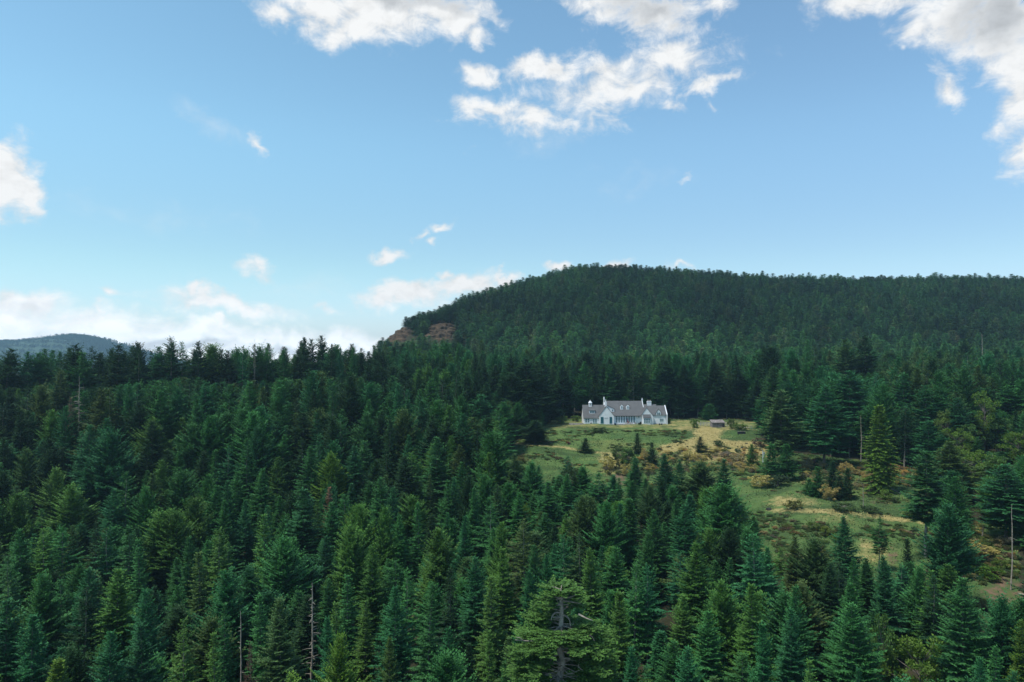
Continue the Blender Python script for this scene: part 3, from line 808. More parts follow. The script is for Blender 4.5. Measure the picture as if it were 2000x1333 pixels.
def allowed_top(px, w, y):
    """smallest picture y a fill tree's top may reach here without hiding a listed tree or a clearing"""
    lim = -1e9
    near = (np.abs(L_px - px) < 0.30 * L_w + 0.34 * w) & (L_y > y + 1)
    if near.any():
        lim = max(lim, float(np.max(L_py[near] + 0.42 * np.minimum(L_pb[near] - L_py[near], 330))))
    for (x0, x1, tp, d) in CLEAR:
        if y < d and x0 - 0.4 * w < px < x1 + 0.4 * w:
            lim = max(lim, tp)
    return lim

ROCKS = [(776, 38, 672, 634), (862, 33, 670, 630), (906, 11, 682, 669)]

# fill: dart throwing with a spacing grid
rg = np.random.default_rng(5)
cell = {}
def free(x, y, r):
    c0, c1 = int(x // 4), int(y // 4)
    for i in range(c0 - 2, c0 + 3):
        for j in range(c1 - 2, c1 + 3):
            for (a, b_, rr) in cell.get((i, j), ()):
                if (a - x) ** 2 + (b_ - y) ** 2 < (0.5 * (r + rr)) ** 2:
                    return False
    return True
def put_cell(x, y, r):
    cell.setdefault((int(x // 4), int(y // 4)), []).append((x, y, r))
for t_ in LISTED:
    put_cell(t_.x, t_.y, min(t_.dia * 0.8, 6))

def pick_tone(px, y, x):
    v = 0.5 + 0.5 * mnoise.noise(Vector((x * 0.03, y * 0.03, 3.3)))
    u = rnd.random()
    if y > 195 and px < 1050:
        return rnd.choices('dmbyo', (2 + 5 * min(1, (y - 195) / 50), 4, 3, 1.6 * v, 1.0))[0]
    if y > 215:
        return rnd.choices('dmbgo', (3, 4, 4, 2, 1))[0]
    return rnd.choices('ymbdgol', (2.2 * v, 5, 3.2 * (1.3 - v), 1.4, 0.8, 0.4, 0.12))[0]

fillers = []
N_TRY = 26000
ys_ = 62 + (455 - 62) * np.sqrt(rg.uniform(0, 1, N_TRY)) if False else np.sqrt(rg.uniform(58 ** 2, 455 ** 2, N_TRY))
ss_ = rg.uniform(-0.90, 0.90, N_TRY)
for y, s in zip(ys_, ss_):
    x = s * y
    px = 1000 + F * s
    if in_meadow(px, y): continue
    if 290 < y < 345 and 1060 < px < 1500: continue
    near = y < 190
    r = 5.6 if near else 5.5
    if px > 1380 and y < 150: r = 5.3
    if not free(x, y, r): continue
    if near:
        H = rg.normal(19.6, 3.2)
        if px > 1000 and 150 < y: H = rg.normal(15, 2.5)
        form = rnd.choices('FSOBC', (4.5, 2, 1.4, 3, 0.25))[0]
    else:
        H = rg.normal((28.0 if px < 700 and y > 240 else 26.5) if y > 225 else 23, 4.2 if y > 240 and px < 700 else 3.2)
        form = rnd.choices('FMOBS', (2.5, 5, 1, 2, 1))[0]
        if y < 230: form = rnd.choices('FMOBS', (4, 1.5, 1, 3, 1))[0]
        if px > 1480 and y < 240: H = rg.normal(20, 3)
        if px > 1080 and px < 1500 and y > 340: H = rg.normal(29, 2.2) if y < 390 else rg.normal(24, 2.5)
    if px < 720 and 205 < y < 268: H += 5.0 * max(0.0, mnoise.noise(Vector((x * 0.035, y * 0.05, 8.0)))) + rg.uniform(-1.5, 4.0)
    pw = 6.6 * F / y
    z = g1(x, y)
    top = project(x, y, z + H)[1]
    lim = allowed_top(px, pw, y)
    if top < lim:
        # shrink until it stays below the limit
        cyz = (lim - 690) / F
        H2 = -cyz * y - z
        if H2 < 6.5: continue
        H = H2 - rg.uniform(0, 1.0)
        if H < 6: continue
    dia = H * rg.uniform(0.31, 0.42) if H > 15 else H * rg.uniform(0.42, 0.52)
    if form == 'M': dia = rg.uniform(7.5, 10.5)
    if form in 'SC': dia *= 0.82
    if form == 'B': dia *= 1.1
    put_cell(x, y, r)
    fillers.append(mk_tree(x, y, H, dia, pick_tone(px, y, x), form, False))

# visible share of every tree, from a coarse depth-ordered picture
GW, GH = 500, 334
buf = np.zeros((GH, GW), bool)
order = sorted(trees, key=lambda t_: t_.y)
for t_ in order:
    t_.vis = 0
    y0, y1 = t_.py / 4, t_.pb / 4
    if y0 > GH: continue
    r0, r1 = max(0, int(y0)), min(GH, int(y1) + 1)
    if r1 <= r0: continue
    rows = np.arange(r0, r1)
    q = np.clip((rows - y0) / max(y1 - y0, 1), 0, 1)
    hw = np.maximum(0.5, t_.w / 8 * np.minimum(1, (q * 1.25) ** 0.75 + 0.05))
    a = np.clip((t_.px / 4 - hw).astype(int), 0, GW); b_ = np.clip((t_.px / 4 + hw).astype(int) + 1, 0, GW)
    for rr, i, j in zip(rows, a, b_):
        if j > i:
            seg = buf[rr, i:j]
            t_.vis += int((~seg).sum())
            seg[:] = True
N_IND = 292
cand = sorted([t_ for t_ in trees if t_.vis > 0], key=lambda t_: -(t_.vis * (1.6 if t_.listed else 1.0) + (1e6 if t_.listed and t_.form == 'Y' else 0)))
singles = cand[:N_IND]
sid = set(id(t_) for t_ in singles)
rest = [t_ for t_ in trees if id(t_) not in sid]

# ------------------------------------------------------------------ labels for single trees: tone, form, and where they stand from a landmark
MARKS = [('the old dead limbed fir', 1095, 1240), ('the tall bare grey snag', 607, 1205), ('the thin grey pole snag', 467, 1260), ('the rusty brown dead conifer', 645, 995),
         ('the pale bare tree', 155, 770), ('the white house', 1220, 806), ('the lone bare trunked fir', 1804, 960), ('the bright bottom leafy tree', 1796, 1280),
         ('the orange broom bush', 1620, 962), ('the narrow bright green cedar', 1718, 850), ('the round bank conifer', 1143, 869), ('the bottom left corner', 0, 1320), ('the bottom right corner', 1998, 1320),
         ('the lime green bushy conifer', 658, 1270)]
for t_ in singles:
    t_.label = None
SPECIAL = {(1718, 792): 'narrow bright green cedar standing out against the dark right hand wood', (1806, 880): 'lone mid green fir with a long bare pale trunk at the meadow edge',
           (1143, 856): 'small round dark conifer alone on the grass bank below the house', (658, 1248): 'lime green bushy conifer at bottom edge right of the bare grey snag',
           (1694, 656): 'dark flat topped tall fir standing above the right hand wood', (334, 657): 'ragged fir standing highest on the left skyline',
           (611, 662): 'dense dark round topped fir highest on the skyline left of the rock cliff', (1855, 862): 'olive brown topped fir beside the lime leafy tree on the right slope',
           (14, 1172): 'large bluish green fir at the lower left edge of the photo', (230, 1111): 'bright yellow green conical fir rising above the lower left bluish firs',
           (594, 955): 'large bluish green fir with pale branches left of the rusty dead conifer', (1416, 950): 'broad bushy mid green tree at the lower left corner of the shelf meadow',
           (395, 1075): 'olive layered fir with grey trunk and dead lower limbs in the lower left wood', (1367, 853): 'young dark conifer alone in the dry grass below the shed',
           (1468, 868): 'young yellow green conifer left of the white sign post', (852, 854): 'tall mid green fir rising left of the meadow above its neighbours',
           (827, 1136): 'slender layered mid green fir left of the old fir with dead limbs', (554, 1169): 'broad greyish green fir just left of the tall bare grey snag',
           (1272, 864): 'dark narrow young conifer among the yellow brooms below the house', (1245, 846): 'dark young conifer highest on the bank just below the house terrace'}
for t_ in singles:
    if not t_.listed: continue
    for (a, b_), lab in SPECIAL.items():
        if abs(t_.px - a) < 2.5 and abs(t_.py - b_) < 4:
            t_.label = lab
DIRS = ['right of', 'above right of', 'straight above', 'above left of', 'left of', 'below left of', 'straight below', 'below right of']
grp = {}
for t_ in singles:
    if t_.label: continue
    best = None
    for mname, mx, my in MARKS:
        d = math.hypot(t_.px - mx, t_.py + 30 - my)
        if best is None or d < best[0]: best = (d, mname, mx, my)
    d, mname, mx, my = best
    k = int(round(math.atan2(-(t_.py + 30 - my), t_.px - mx) / (math.pi / 4))) % 8
    grp.setdefault((t_.tone, t_.form, mname, k), []).append((d, t_))
ORD = ['nearest', 'second nearest', 'third nearest', 'fourth nearest', 'fifth nearest', 'sixth nearest', 'seventh nearest', 'eighth nearest', 'ninth nearest', 'tenth nearest']
for (tone, form, mname, k), lst in grp.items():
    lst.sort(key=lambda q: q[0])
    for i, (d, t_) in enumerate(lst):
        t_.label = f"{TONE[tone][1]} {SHAPE[form]} conifer, {ORD[min(i, 9)]} {DIRS[k]} {mname}" if len(lst) > 1 else f"{TONE[tone][1]} {SHAPE[form]} conifer {DIRS[k]} {mname}"

def place(p, name, x, y, z, sx, sz, rz, tint, label, cat, group=None, trunk_name='trunk', crown_name='crown', tilt=0.0):
    root = empty(name, (x, y, z), rz)
    root.rotation_euler = (tilt, 0, rz)
    tag(root, label, cat, group)
    c = link(crown_name, p.crown, root)
    c.scale = (sx, sx, sz); c['tint'] = tint
    if p.trunk is not None:
        k = link(trunk_name, p.trunk, root)
        k.scale = (sx, sx, sz)
    return root

for t_ in singles:
    p = PR[t_.form][t_.var]
    place(p, "conifer_tree", t_.x, t_.y, t_.z, t_.dia / (2 * p.R), t_.H / p.H, t_.rz, t_.tint, t_.label, 'conifer', 'single conifers of the nearer wood', tilt=rnd.gauss(0, 0.028))

# ------------------------------------------------------------------ the rest of the wood, and the wooded hills, as masses of instanced trees
def mass(name, items, protos, label):
    """items: (x, y, z, proto index, sx, sz, rz, tint)"""
    col = bpy.data.collections.new(name + "_kinds")
    for i, p in enumerate(protos):
        VV, QQ, MI, A = p.full
        me = mk_mesh(name + "_kind", VV, QQ, [p.crown.materials[0], p.trunk.materials[0]], MI, {'leaf': A})
        o = bpy.data.objects.new("mass_kind_%02d" % i, me)
        col.objects.link(o)
    me = bpy.data.meshes.new(name)
    n = len(items)
    me.vertices.add(n)
    me.vertices.foreach_set('co', np.array([it[:3] for it in items], np.float32).ravel())
    def at(nm, typ, fld_, arr):
        a_ = me.attributes.new(nm, typ, 'POINT'); a_.data.foreach_set(fld_, arr)
    at('pick', 'INT', 'value', np.array([it[3] for it in items], np.int32))
    at('scl', 'FLOAT_VECTOR', 'vector', np.array([(it[4], it[4], it[5]) for it in items], np.float32).ravel())
    at('rot', 'FLOAT_VECTOR', 'vector', np.array([(rnd.gauss(0, 0.03), 0, it[6]) for it in items], np.float32).ravel())
    at('tint', 'FLOAT_VECTOR', 'vector', np.array([it[7] for it in items], np.float32).ravel())
    me.update()
    o = link(name, me)
    ng = bpy.data.node_groups.new(name + "_nodes", 'GeometryNodeTree')
    ng.interface.new_socket('Geometry', in_out='INPUT', socket_type='NodeSocketGeometry')
    ng.interface.new_socket('Geometry', in_out='OUTPUT', socket_type='NodeSocketGeometry')
    N = ng.nodes; Lk = ng.links
    gi = N.new('NodeGroupInput'); go = N.new('NodeGroupOutput')
    ci = N.new('GeometryNodeCollectionInfo'); ci.inputs['Collection'].default_value = col
    ci.inputs['Separate Children'].default_value = True; ci.inputs['Reset Children'].default_value = True
    ip = N.new('GeometryNodeInstanceOnPoints')
    ip.inputs['Pick Instance'].default_value = True
    def na(nm, typ):
        q = N.new('GeometryNodeInputNamedAttribute'); q.data_type = typ
        q.inputs['Name'].default_value = nm
        return q.outputs['Attribute']
    Lk.new(gi.outputs[0], ip.inputs['Points'])
    Lk.new(ci.outputs[0], ip.inputs['Instance'])
    Lk.new(na('pick', 'INT'), ip.inputs['Instance Index'])
    er = N.new('FunctionNodeEulerToRotation')
    Lk.new(na('rot', 'FLOAT_VECTOR'), er.inputs[0])
    Lk.new(er.outputs[0], ip.inputs['Rotation'])
    Lk.new(na('scl', 'FLOAT_VECTOR'), ip.inputs['Scale'])
    Lk.new(ip.outputs[0], go.inputs[0])
    md_ = o.modifiers.new('scatter', 'NODES'); md_.node_group = ng
    tag(o, label, 'forest', kind='stuff')
    return o

allp = []; base_i = {}
for k in 'FSOBMCYN':
    base_i[k] = len(allp); allp += PR[k]
items = []
for t_ in rest:
    p = PR[t_.form][t_.var]
    items.append((t_.x, t_.y, t_.z, base_i.get(t_.form, 0) + (t_.var if t_.form in base_i else 0), t_.dia / (2 * p.R), t_.H / p.H, t_.rz, t_.tint))
mass("forest", items, allp, "dense mixed green conifer forest covering the slopes around the meadow")

# wooded hill behind
items = []
hill_tones = [((0.032, 0.100, 0.050), 4), ((0.046, 0.132, 0.054), 3), ((0.022, 0.066, 0.040), 3), ((0.066, 0.140, 0.056), 1.6), ((0.085, 0.125, 0.075), 0.5)]
cell.clear()
for k in range(42000):
    y = math.sqrt(rnd.uniform(440 ** 2, 880 ** 2)); s = rnd.uniform(-0.235, 0.92)
    px = 1000 + F * s
    x = s * y
    ks = sorted(CRY); yc = float(np.interp(px, ks, [CRY[q][0] for q in ks]))
    if y > yc + 25: continue
    if not free(x, y, 5.8 if y < yc - 45 else 4.2): continue
    z = g1(x, y)
    pb = project(x, y, z)
    H = rnd.gauss(14.0, 2.6) if y > 500 else rnd.gauss(19, 3)
    if px < 830: H = rnd.gauss(8.5, 2)
    elif px < 900: H *= 0.8
    if y > yc - 45 and px > 830: H *= rnd.uniform(0.55, 0.82)
    tp = project(x, y, z + H)[1]
    bad = False
    for rx, rw, r0_, r1_ in ROCKS:
        q = abs(px - rx) / rw
        if q < 0.95 and r1_ + 4 + 12 * q * q < pb[1] < r0_ + 6: bad = True            # stands on the bare face
        if q < 0.8 and pb[1] >= r0_ + 6 and tp < r0_ - 14: bad = True                      # would hide it
    if bad or (px < 738): continue
    put_cell(x, y, 5.8 if y < yc - 45 else 4.2)
    c = rnd.choices([q[0] for q in hill_tones], [q[1] for q in hill_tones])[0]
    f = (1.22 if y < 560 + 40 * mnoise.noise(Vector((x * 0.01, 0, 1))) else 0.86) * rnd.uniform(0.75, 1.25) * (1.0 + 0.7 * mnoise.noise(Vector((x * 0.012, y * 0.012, 7.0))))  # upper slope darkened, lower lightened: cloud shade painted into the tree tints
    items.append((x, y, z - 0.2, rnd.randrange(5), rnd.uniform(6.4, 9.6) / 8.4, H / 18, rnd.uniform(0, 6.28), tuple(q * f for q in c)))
# sparse woods on the far blue hill
for k in range(9000):
    y = rnd.uniform(3050, 3700); x = rnd.uniform(-3900, -1500)
    i = int((x + 4000) / 30); j = int((y - 3000) / 60)
    if not (0 <= i < len(hx) and 0 <= j < len(hy)): continue
    z = float(HZ[i, j])
    px = 1000 + F * x / y
    if px < -120 or px > 420: continue
    items.append((x, y, z - 3, rnd.randrange(5), rnd.uniform(11, 17) / 8.4, rnd.uniform(14, 24) / 18, rnd.uniform(0, 6.28), (0.03, 0.06, 0.04)))
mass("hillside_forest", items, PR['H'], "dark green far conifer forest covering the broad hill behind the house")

# ------------------------------------------------------------------ dead trees
def snag(seed, H, r0, stubs, smin, smax, lean=0.3, frm=0.3, droop=-0.2):
    rg_ = np.random.default_rng(seed)
    T = Tubes(); S = Tubes()
    q = np.linspace(0, 1, 9)
    xx = lean * np.sin(q * 2.4) + rg_.normal(0, 0.05, 9); yy = rg_.normal(0, 0.05, 9)
    T.add(np.stack([xx, yy, q * H], -1), r0 * (1 - 0.85 * q) + 0.015, 7)
    for i in range(stubs):
        z = H * rg_.uniform(frm, 0.97); a = rg_.uniform(0, 6.28)
        ln = rg_.uniform(smin, smax) * (1.15 - 0.8 * (z / H - frm) / (1 - frm))
        b0 = np.array([np.interp(z, q * H, xx), np.interp(z, q * H, yy), z])
        s = np.linspace(0, 1, 5)
        up = rg_.uniform(-0.1, 0.35)
        S.add(np.stack([b0[0] + math.cos(a) * ln * s, b0[1] + math.sin(a) * ln * s, z + ln * (up * s + droop * s * s)], -1), 0.055 * (1 - 0.75 * s) * (r0 / 0.2), 5)
    return T, S
def place_snag(px, ptop, H, seed, r0, stubs, smin, smax, label, mat_=None, frm=0.3, lean=0.3, y=None):
    x, y, h = solve(px, ptop, H if y is None else -y)
    root = tag(empty("dead_tree", (x, y, g1(x, y) - 0.1)), label, 'dead tree')
    T, S = snag(seed, h, r0, stubs, smin, smax, lean, frm)
    link("trunk", mk_mesh("dead_trunk", *T.get(), [mat_ or M_GREYWOOD], smooth=True), root)
    if stubs:
        link("branches", mk_mesh("dead_branches", *S.get(), [mat_ or M_GREYWOOD], smooth=True), root)
    return root
place_snag(607, 1137, 22, 1, 0.24, 46, 0.6, 1.7, 'tall bare grey snag with short drooping stubs among the lower left firs', frm=0.35)
place_snag(467, 1192, 20, 2, 0.17, 10, 0.4, 1.0, 'thin grey pole snag almost without branches near the bottom edge', frm=0.3)
place_snag(154, 735, 26, 3, 0.30, 60, 1.5, 3.6, 'pale bare tree with upswept twigs on the left slope', frm=0.35, y=222)
place_snag(497, 662, 34, 4, 0.13, 8, 0.4, 0.8, 'thin bare spike on the skyline right of the highest firs', frm=0.6, y=292)
place_snag(1973, 985, 24, 5, 0.16, 8, 0.4, 1.0, 'slender bare pale trunk rising from the red soil at right', frm=0.5, y=139)
place_snag(1882, 1015, 6, 6, 0.20, 0, 0.4, 0.8, 'short pale broken trunk left of the yellow brooms on the right slope', y=166)
place_snag(1917, 1024, 7, 7, 0.16, 8, 0.5, 1.2, 'forked pale dead stub behind the yellow brooms on the right slope', y=162, frm=0.5)
place_snag(1741, 575, 20, 8, 0.40, 6, 0.6, 1.6, 'white bare trunk showing high in the dark hill forest', y=700, frm=.5)
place_snag(1917, 652, 20, 9, 0.36, 10, 0.6, 2.0, 'white bare trunk with crossing twigs low in the hill forest at right', y=430, frm=.5)
place_snag(1680, 810, 22, 12, 0.16, 16, 0.6, 1.6, 'thin grey dead trunk between the dark firs left of the cedar', y=247, frm=.4)
# bent dead sapling on the shelf
x, y, z = hit(1686, 995)
T = Tubes()
hh = (995 - 944) / F * y
q = np.linspace(0, 1, 12)
T.add(np.stack([np.where(q > 0.85, -(q - 0.85) * 11, 0.0), 0 * q, np.minimum(q / 0.88, 1 + 0.12 * np.sin((q - .88) * 20)) * hh], -1), 0.10 * (1 - 0.6 * q), 6)
sp = link("dead_sapling", mk_mesh("dead_sapling", *T.get(), [M_GREYWOOD], smooth=True), loc=(x, y, z - 0.1))
tag(sp, 'thin pale dead sapling with its tip bent over on the shelf meadow', 'dead sapling')

# rusty dead conifer and other brown ones
def brown(px, ptop, w, H, label, tint, form='S', v=0):
    x, y, h = solve(px, ptop, H)
    p = PR[form][v]
    return place(p, "brown_conifer", x, y, g1(x, y) - 0.1, w / F * y / (2 * p.R), h / p.H, 1.2, tint, label, 'dead conifer')
brown(643, 950, 42, 21, 'rusty brown dead conifer standing in the dark gap of the left wood', (0.20, 0.125, 0.105), 'S', 1)
brown(139, 775, 34, -218, 'greyish brown dying conifer beside the pale bare tree', (0.16, 0.13, 0.115), 'S', 2)
brown(489, 1255, 34, 17, 'dull grey brown dead conifer right of the thin grey pole snag', (0.085, 0.06, 0.055), 'O', 1)

# ------------------------------------------------------------------ the old fir with dead limbs
x, y, h = solve(1095, 1148, -80)
ox, oy, oz = x, y, g1(x, y)
old = tag(empty("old_fir_tree", (x, y, oz - 0.2)), 'tall old fir with crooked grey dead limbs and clumped foliage at bottom centre', 'fir tree')
rgo = np.random.default_rng(77)
T = Tubes(); DL = Tubes(); L = Leaves()
pxm = 80.0 / F                       # metres per photograph pixel at this tree
def op(px, py, dy=0.0):
    s, t_ = ray(px, py)
    return np.array([s * (y + dy) - ox, dy, t_ * (y + dy) - (oz - 0.2)])
tr = [np.array([0, 0, 0.0]), op(1092, 1330) * np.array([0.5, 1, .5]), op(1092, 1330), op(1099, 1290), op(1092, 1262), op(1096, 1238), op(1096, 1215), op(1097, 1190), op(1095, 1160), op(1096, 1149)]
T.add(np.array(tr), [0.7, 0.52, 0.42, 0.37, 0.34, 0.32, 0.29, 0.25, 0.19, 0.08], 9)
dead = [
    [(1096, 1198, 0), (1085, 1196, -.6), (1078, 1204, -1), (1077, 1212, -1.2)], [(1097, 1200, 0), (1108, 1205, -.7), (1113, 1212, -1), (1114, 1223, -1.1)],
    [(1096, 1206, 0), (1086, 1208, -.8), (1080, 1206, -1.2)], [(1096, 1178, 0), (1086, 1184, -.5), (1081, 1188, -.8)], [(1097, 1173, 0), (1115, 1176, -.8), (1134, 1179, -1.4)],
    [(1097, 1168, 0), (1115, 1167, -.6), (1128, 1160, -1)], [(1095, 1170, 0), (1088, 1168, -.5), (1080, 1165, -.8)],
    [(1093, 1264, 0), (1082, 1261, -.9), (1072, 1256, -1.4)], [(1093, 1274, 0), (1075, 1275, -1.2), (1050, 1274, -2)], [(1075, 1277, -1.2), (1083, 1288, -1.6), (1093, 1296, -2)],
    [(1100, 1250, 0), (1055, 1253, -1.2), (1022, 1252, -2.2), (1006, 1250, -2.6)], [(1022, 1252, -2.2), (1016, 1246, -2.4), (1008, 1245, -2.6)],
    [(1098, 1285, 0), (1125, 1288, -1.2), (1145, 1289, -1.9), (1153, 1294, -2.1)], [(1125, 1288, -1.2), (1128, 1276, -1.4), (1120, 1262, -1.5)],
    [(1140, 1262, -1.5), (1144, 1274, -1.8), (1146, 1282, -2)], [(1110, 1255, -.5), (1145, 1234, -1.2), (1157, 1245, -1.8), (1161, 1252, -2)],
    [(1096, 1300, 0), (1110, 1318, -1.4), (1135, 1308, -1.8)], [(1097, 1308, 0), (1085, 1312, -1), (1065, 1318, -1.9)], [(1110, 1262, -.6), (1125, 1256, -1.2), (1141, 1262, -1.6)],
    [(1130, 1200, -1.2), (1145, 1208, -1.8), (1158, 1212, -2.2)], [(1098, 1300, -.3), (1090, 1304, -.9), (1087, 1302, -1.1)], [(1135, 1290, -1.6), (1128, 1302, -1.9), (1139, 1310, -2.1)],
]
for pl in dead:
    P = np.array([op(*p) for p in pl])
    u = np.linspace(0, 1, len(P)); uu = np.linspace(0, 1, 10)
    PP = np.stack([np.interp(uu, u, P[:, i]) for i in range(3)], -1)
    PP[1:-1] = 0.25 * PP[:-2] + 0.5 * PP[1:-1] + 0.25 * PP[2:]
    r = 0.13 if len(pl) > 3 or pl[0][1] < 1210 else 0.085
    DL.add(PP, r * (1 - 0.72 * uu), 6)
# living limbs: long, slightly sagging, each with many side sprays ending in clumps
H_old = float(tr[-1][2])
def limb(z, a, ln, rise):
    b0 = np.array([np.interp(z, [t_[2] for t_ in tr], [t_[0] for t_ in tr]), 0, z])
    q = np.linspace(0, 1, 6)
    wig = np.cumsum(rgo.normal(0, 0.10, 6))
    P = np.stack([b0[0] + np.cos(a + wig) * ln * q, b0[1] + np.sin(a + wig) * ln * q, z + ln * (rise * q - 0.10 * q * q)], -1)
    DL.add(P, 0.07 * (1 - 0.8 * q), 5)
    for s in np.linspace(0.35, 1.0, max(4, int(ln / 0.55))):
        c = np.array([np.interp(s, q, P[:, i]) for i in range(3)])
        for sg in (-1, 1, 0):
            aa = a + sg * rgo.uniform(0.5, 1.1) + rgo.normal(0, 0.2)
            spray(L, rgo, c, np.array([math.cos(aa), math.sin(aa)]), rgo.uniform(0.8, 1.7), rgo.uniform(-0.1, 0.35), 0.05, 0.24, 0.26)
def zpy(py): return op(1095, py)[2]
TIERS = [(1150, 1162, 10, 0.9, 1.7, 0.3, False), (1162, 1186, 11, 1.8, 2.9, 0.12, True), (1188, 1214, 12, 2.4, 3.4, 0.0, True), (1217, 1232, 16, 3.2, 4.6, 0.0, False), (1232, 1250, 18, 4.0, 5.4, 0.0, False),
         (1252, 1274, 14, 4.2, 5.8, -0.05, True), (1274, 1300, 18, 4.6, 6.2, -0.05, True), (1298, 1330, 22, 4.6, 6.6, -0.08, False), (1330, 1430, 40, 4.4, 6.4, -0.1, False)]
ia = 0
for (ya, yb, nl, la, lb, rs, bare) in TIERS:
    for k in range(nl):
        ia += 1
        a = ia * 2.4 + rgo.normal(0, 0.25)
        if bare and math.sin(a) < (-0.55 if ya < 1240 else -0.8): continue     # the side towards the valley has lost its live limbs here
        limb(zpy(rgo.uniform(ya, yb)), a, rgo.uniform(la, lb), rs + rgo.uniform(-0.08, 0.14))
V, Q, A = L.get()
cr_ = link("crown", mk_mesh("old_fir_crown", V, Q, [M_FOL], attrs={'leaf': A}), old); cr_['tint'] = (0.066, 0.150, 0.042)
link("trunk", mk_mesh("old_fir_trunk", *T.get(), [M_GREYWOOD], smooth=True), old)
link("dead_limbs", mk_mesh("old_fir_limbs", *DL.get(), [M_GREYWOOD], smooth=True), old)

# ------------------------------------------------------------------ broad-leaved trees
def leaf_tree(px, ptop, w, H, tint, label, v):
    x, y, h = solve(px, ptop, H)
    p = PR['L'][v]
    return place(p, "leafy_tree", x, y, g1(x, y) - 0.1, w / F * y / (2 * p.R), h / p.H, px * 0.1, tint, label, 'leafy tree')
LIME = (0.125, 0.225, 0.040); LEAFG = (0.082, 0.170, 0.045)
leaf_tree(1796, 1234, 96, 16, LIME, 'bright leafy tree near the bottom edge right of the grey green firs', 0)
leaf_tree(1724, 1208, 62, 17, LEAFG, 'yellow green leafy tree left of the brighter leafy tree near the bottom edge', 1)
leaf_tree(1850, 797, 40, -236, (0.14, 0.22, 0.06), 'yellow green leafy tree with pale top right of the narrow cedar', 2)
leaf_tree(1885, 822, 46, -232, LEAFG, 'green leafy tree right of the pale topped leafy tree on the slope', 0)
leaf_tree(1922, 768, 44, -240, LIME, 'lime leafy tree highest on the right slope below the dark firs', 1)
leaf_tree(1905, 876, 66, -196, (0.13, 0.23, 0.04), 'bright lime leafy tree behind the olive brown fir on the right', 2)
leaf_tree(1945, 884, 56, -190, LEAFG, 'green leafy tree behind the yellow brooms at the right edge', 0)
leaf_tree(1203, 875, 18, -243, (0.085, 0.135, 0.045), 'thin pale stemmed leafy sapling in the middle of the meadow', 1)
leaf_tree(1024, 978, 26, 14, LIME, 'small lime green leafy tree below the left corner of the meadow', 2)
leaf_tree(1226, 872, 36, -238, LEAFG, 'rounded leafy green tree right of the thin sapling on the meadow', 0)
leaf_tree(1520, 915, 40, -240, LEAFG, 'leafy green thicket tree below the two young conifers by the sign post', 1)
leaf_tree(1120, 905, 44, -200, (0.05, 0.10, 0.04), 'round leafy tree with pale twigs at the lower left of the meadow', 2)
leaf_tree(1345, 935, 44, -200, (0.06, 0.11, 0.04), 'yellowish leafy tree among the bluish young firs below the brooms', 0)

leaf_tree(1868, 838, 50, -226, LIME, 'lime leafy tree between the pale topped one and the lime crown highest on the slope', 1)
leaf_tree(1948, 812, 52, -240, LEAFG, 'green leafy tree right of the lime leafy tree highest on the right slope', 2)
leaf_tree(1988, 838, 46, -216, LIME, 'lime leafy tree at the right edge above the slender bare trunk', 0)

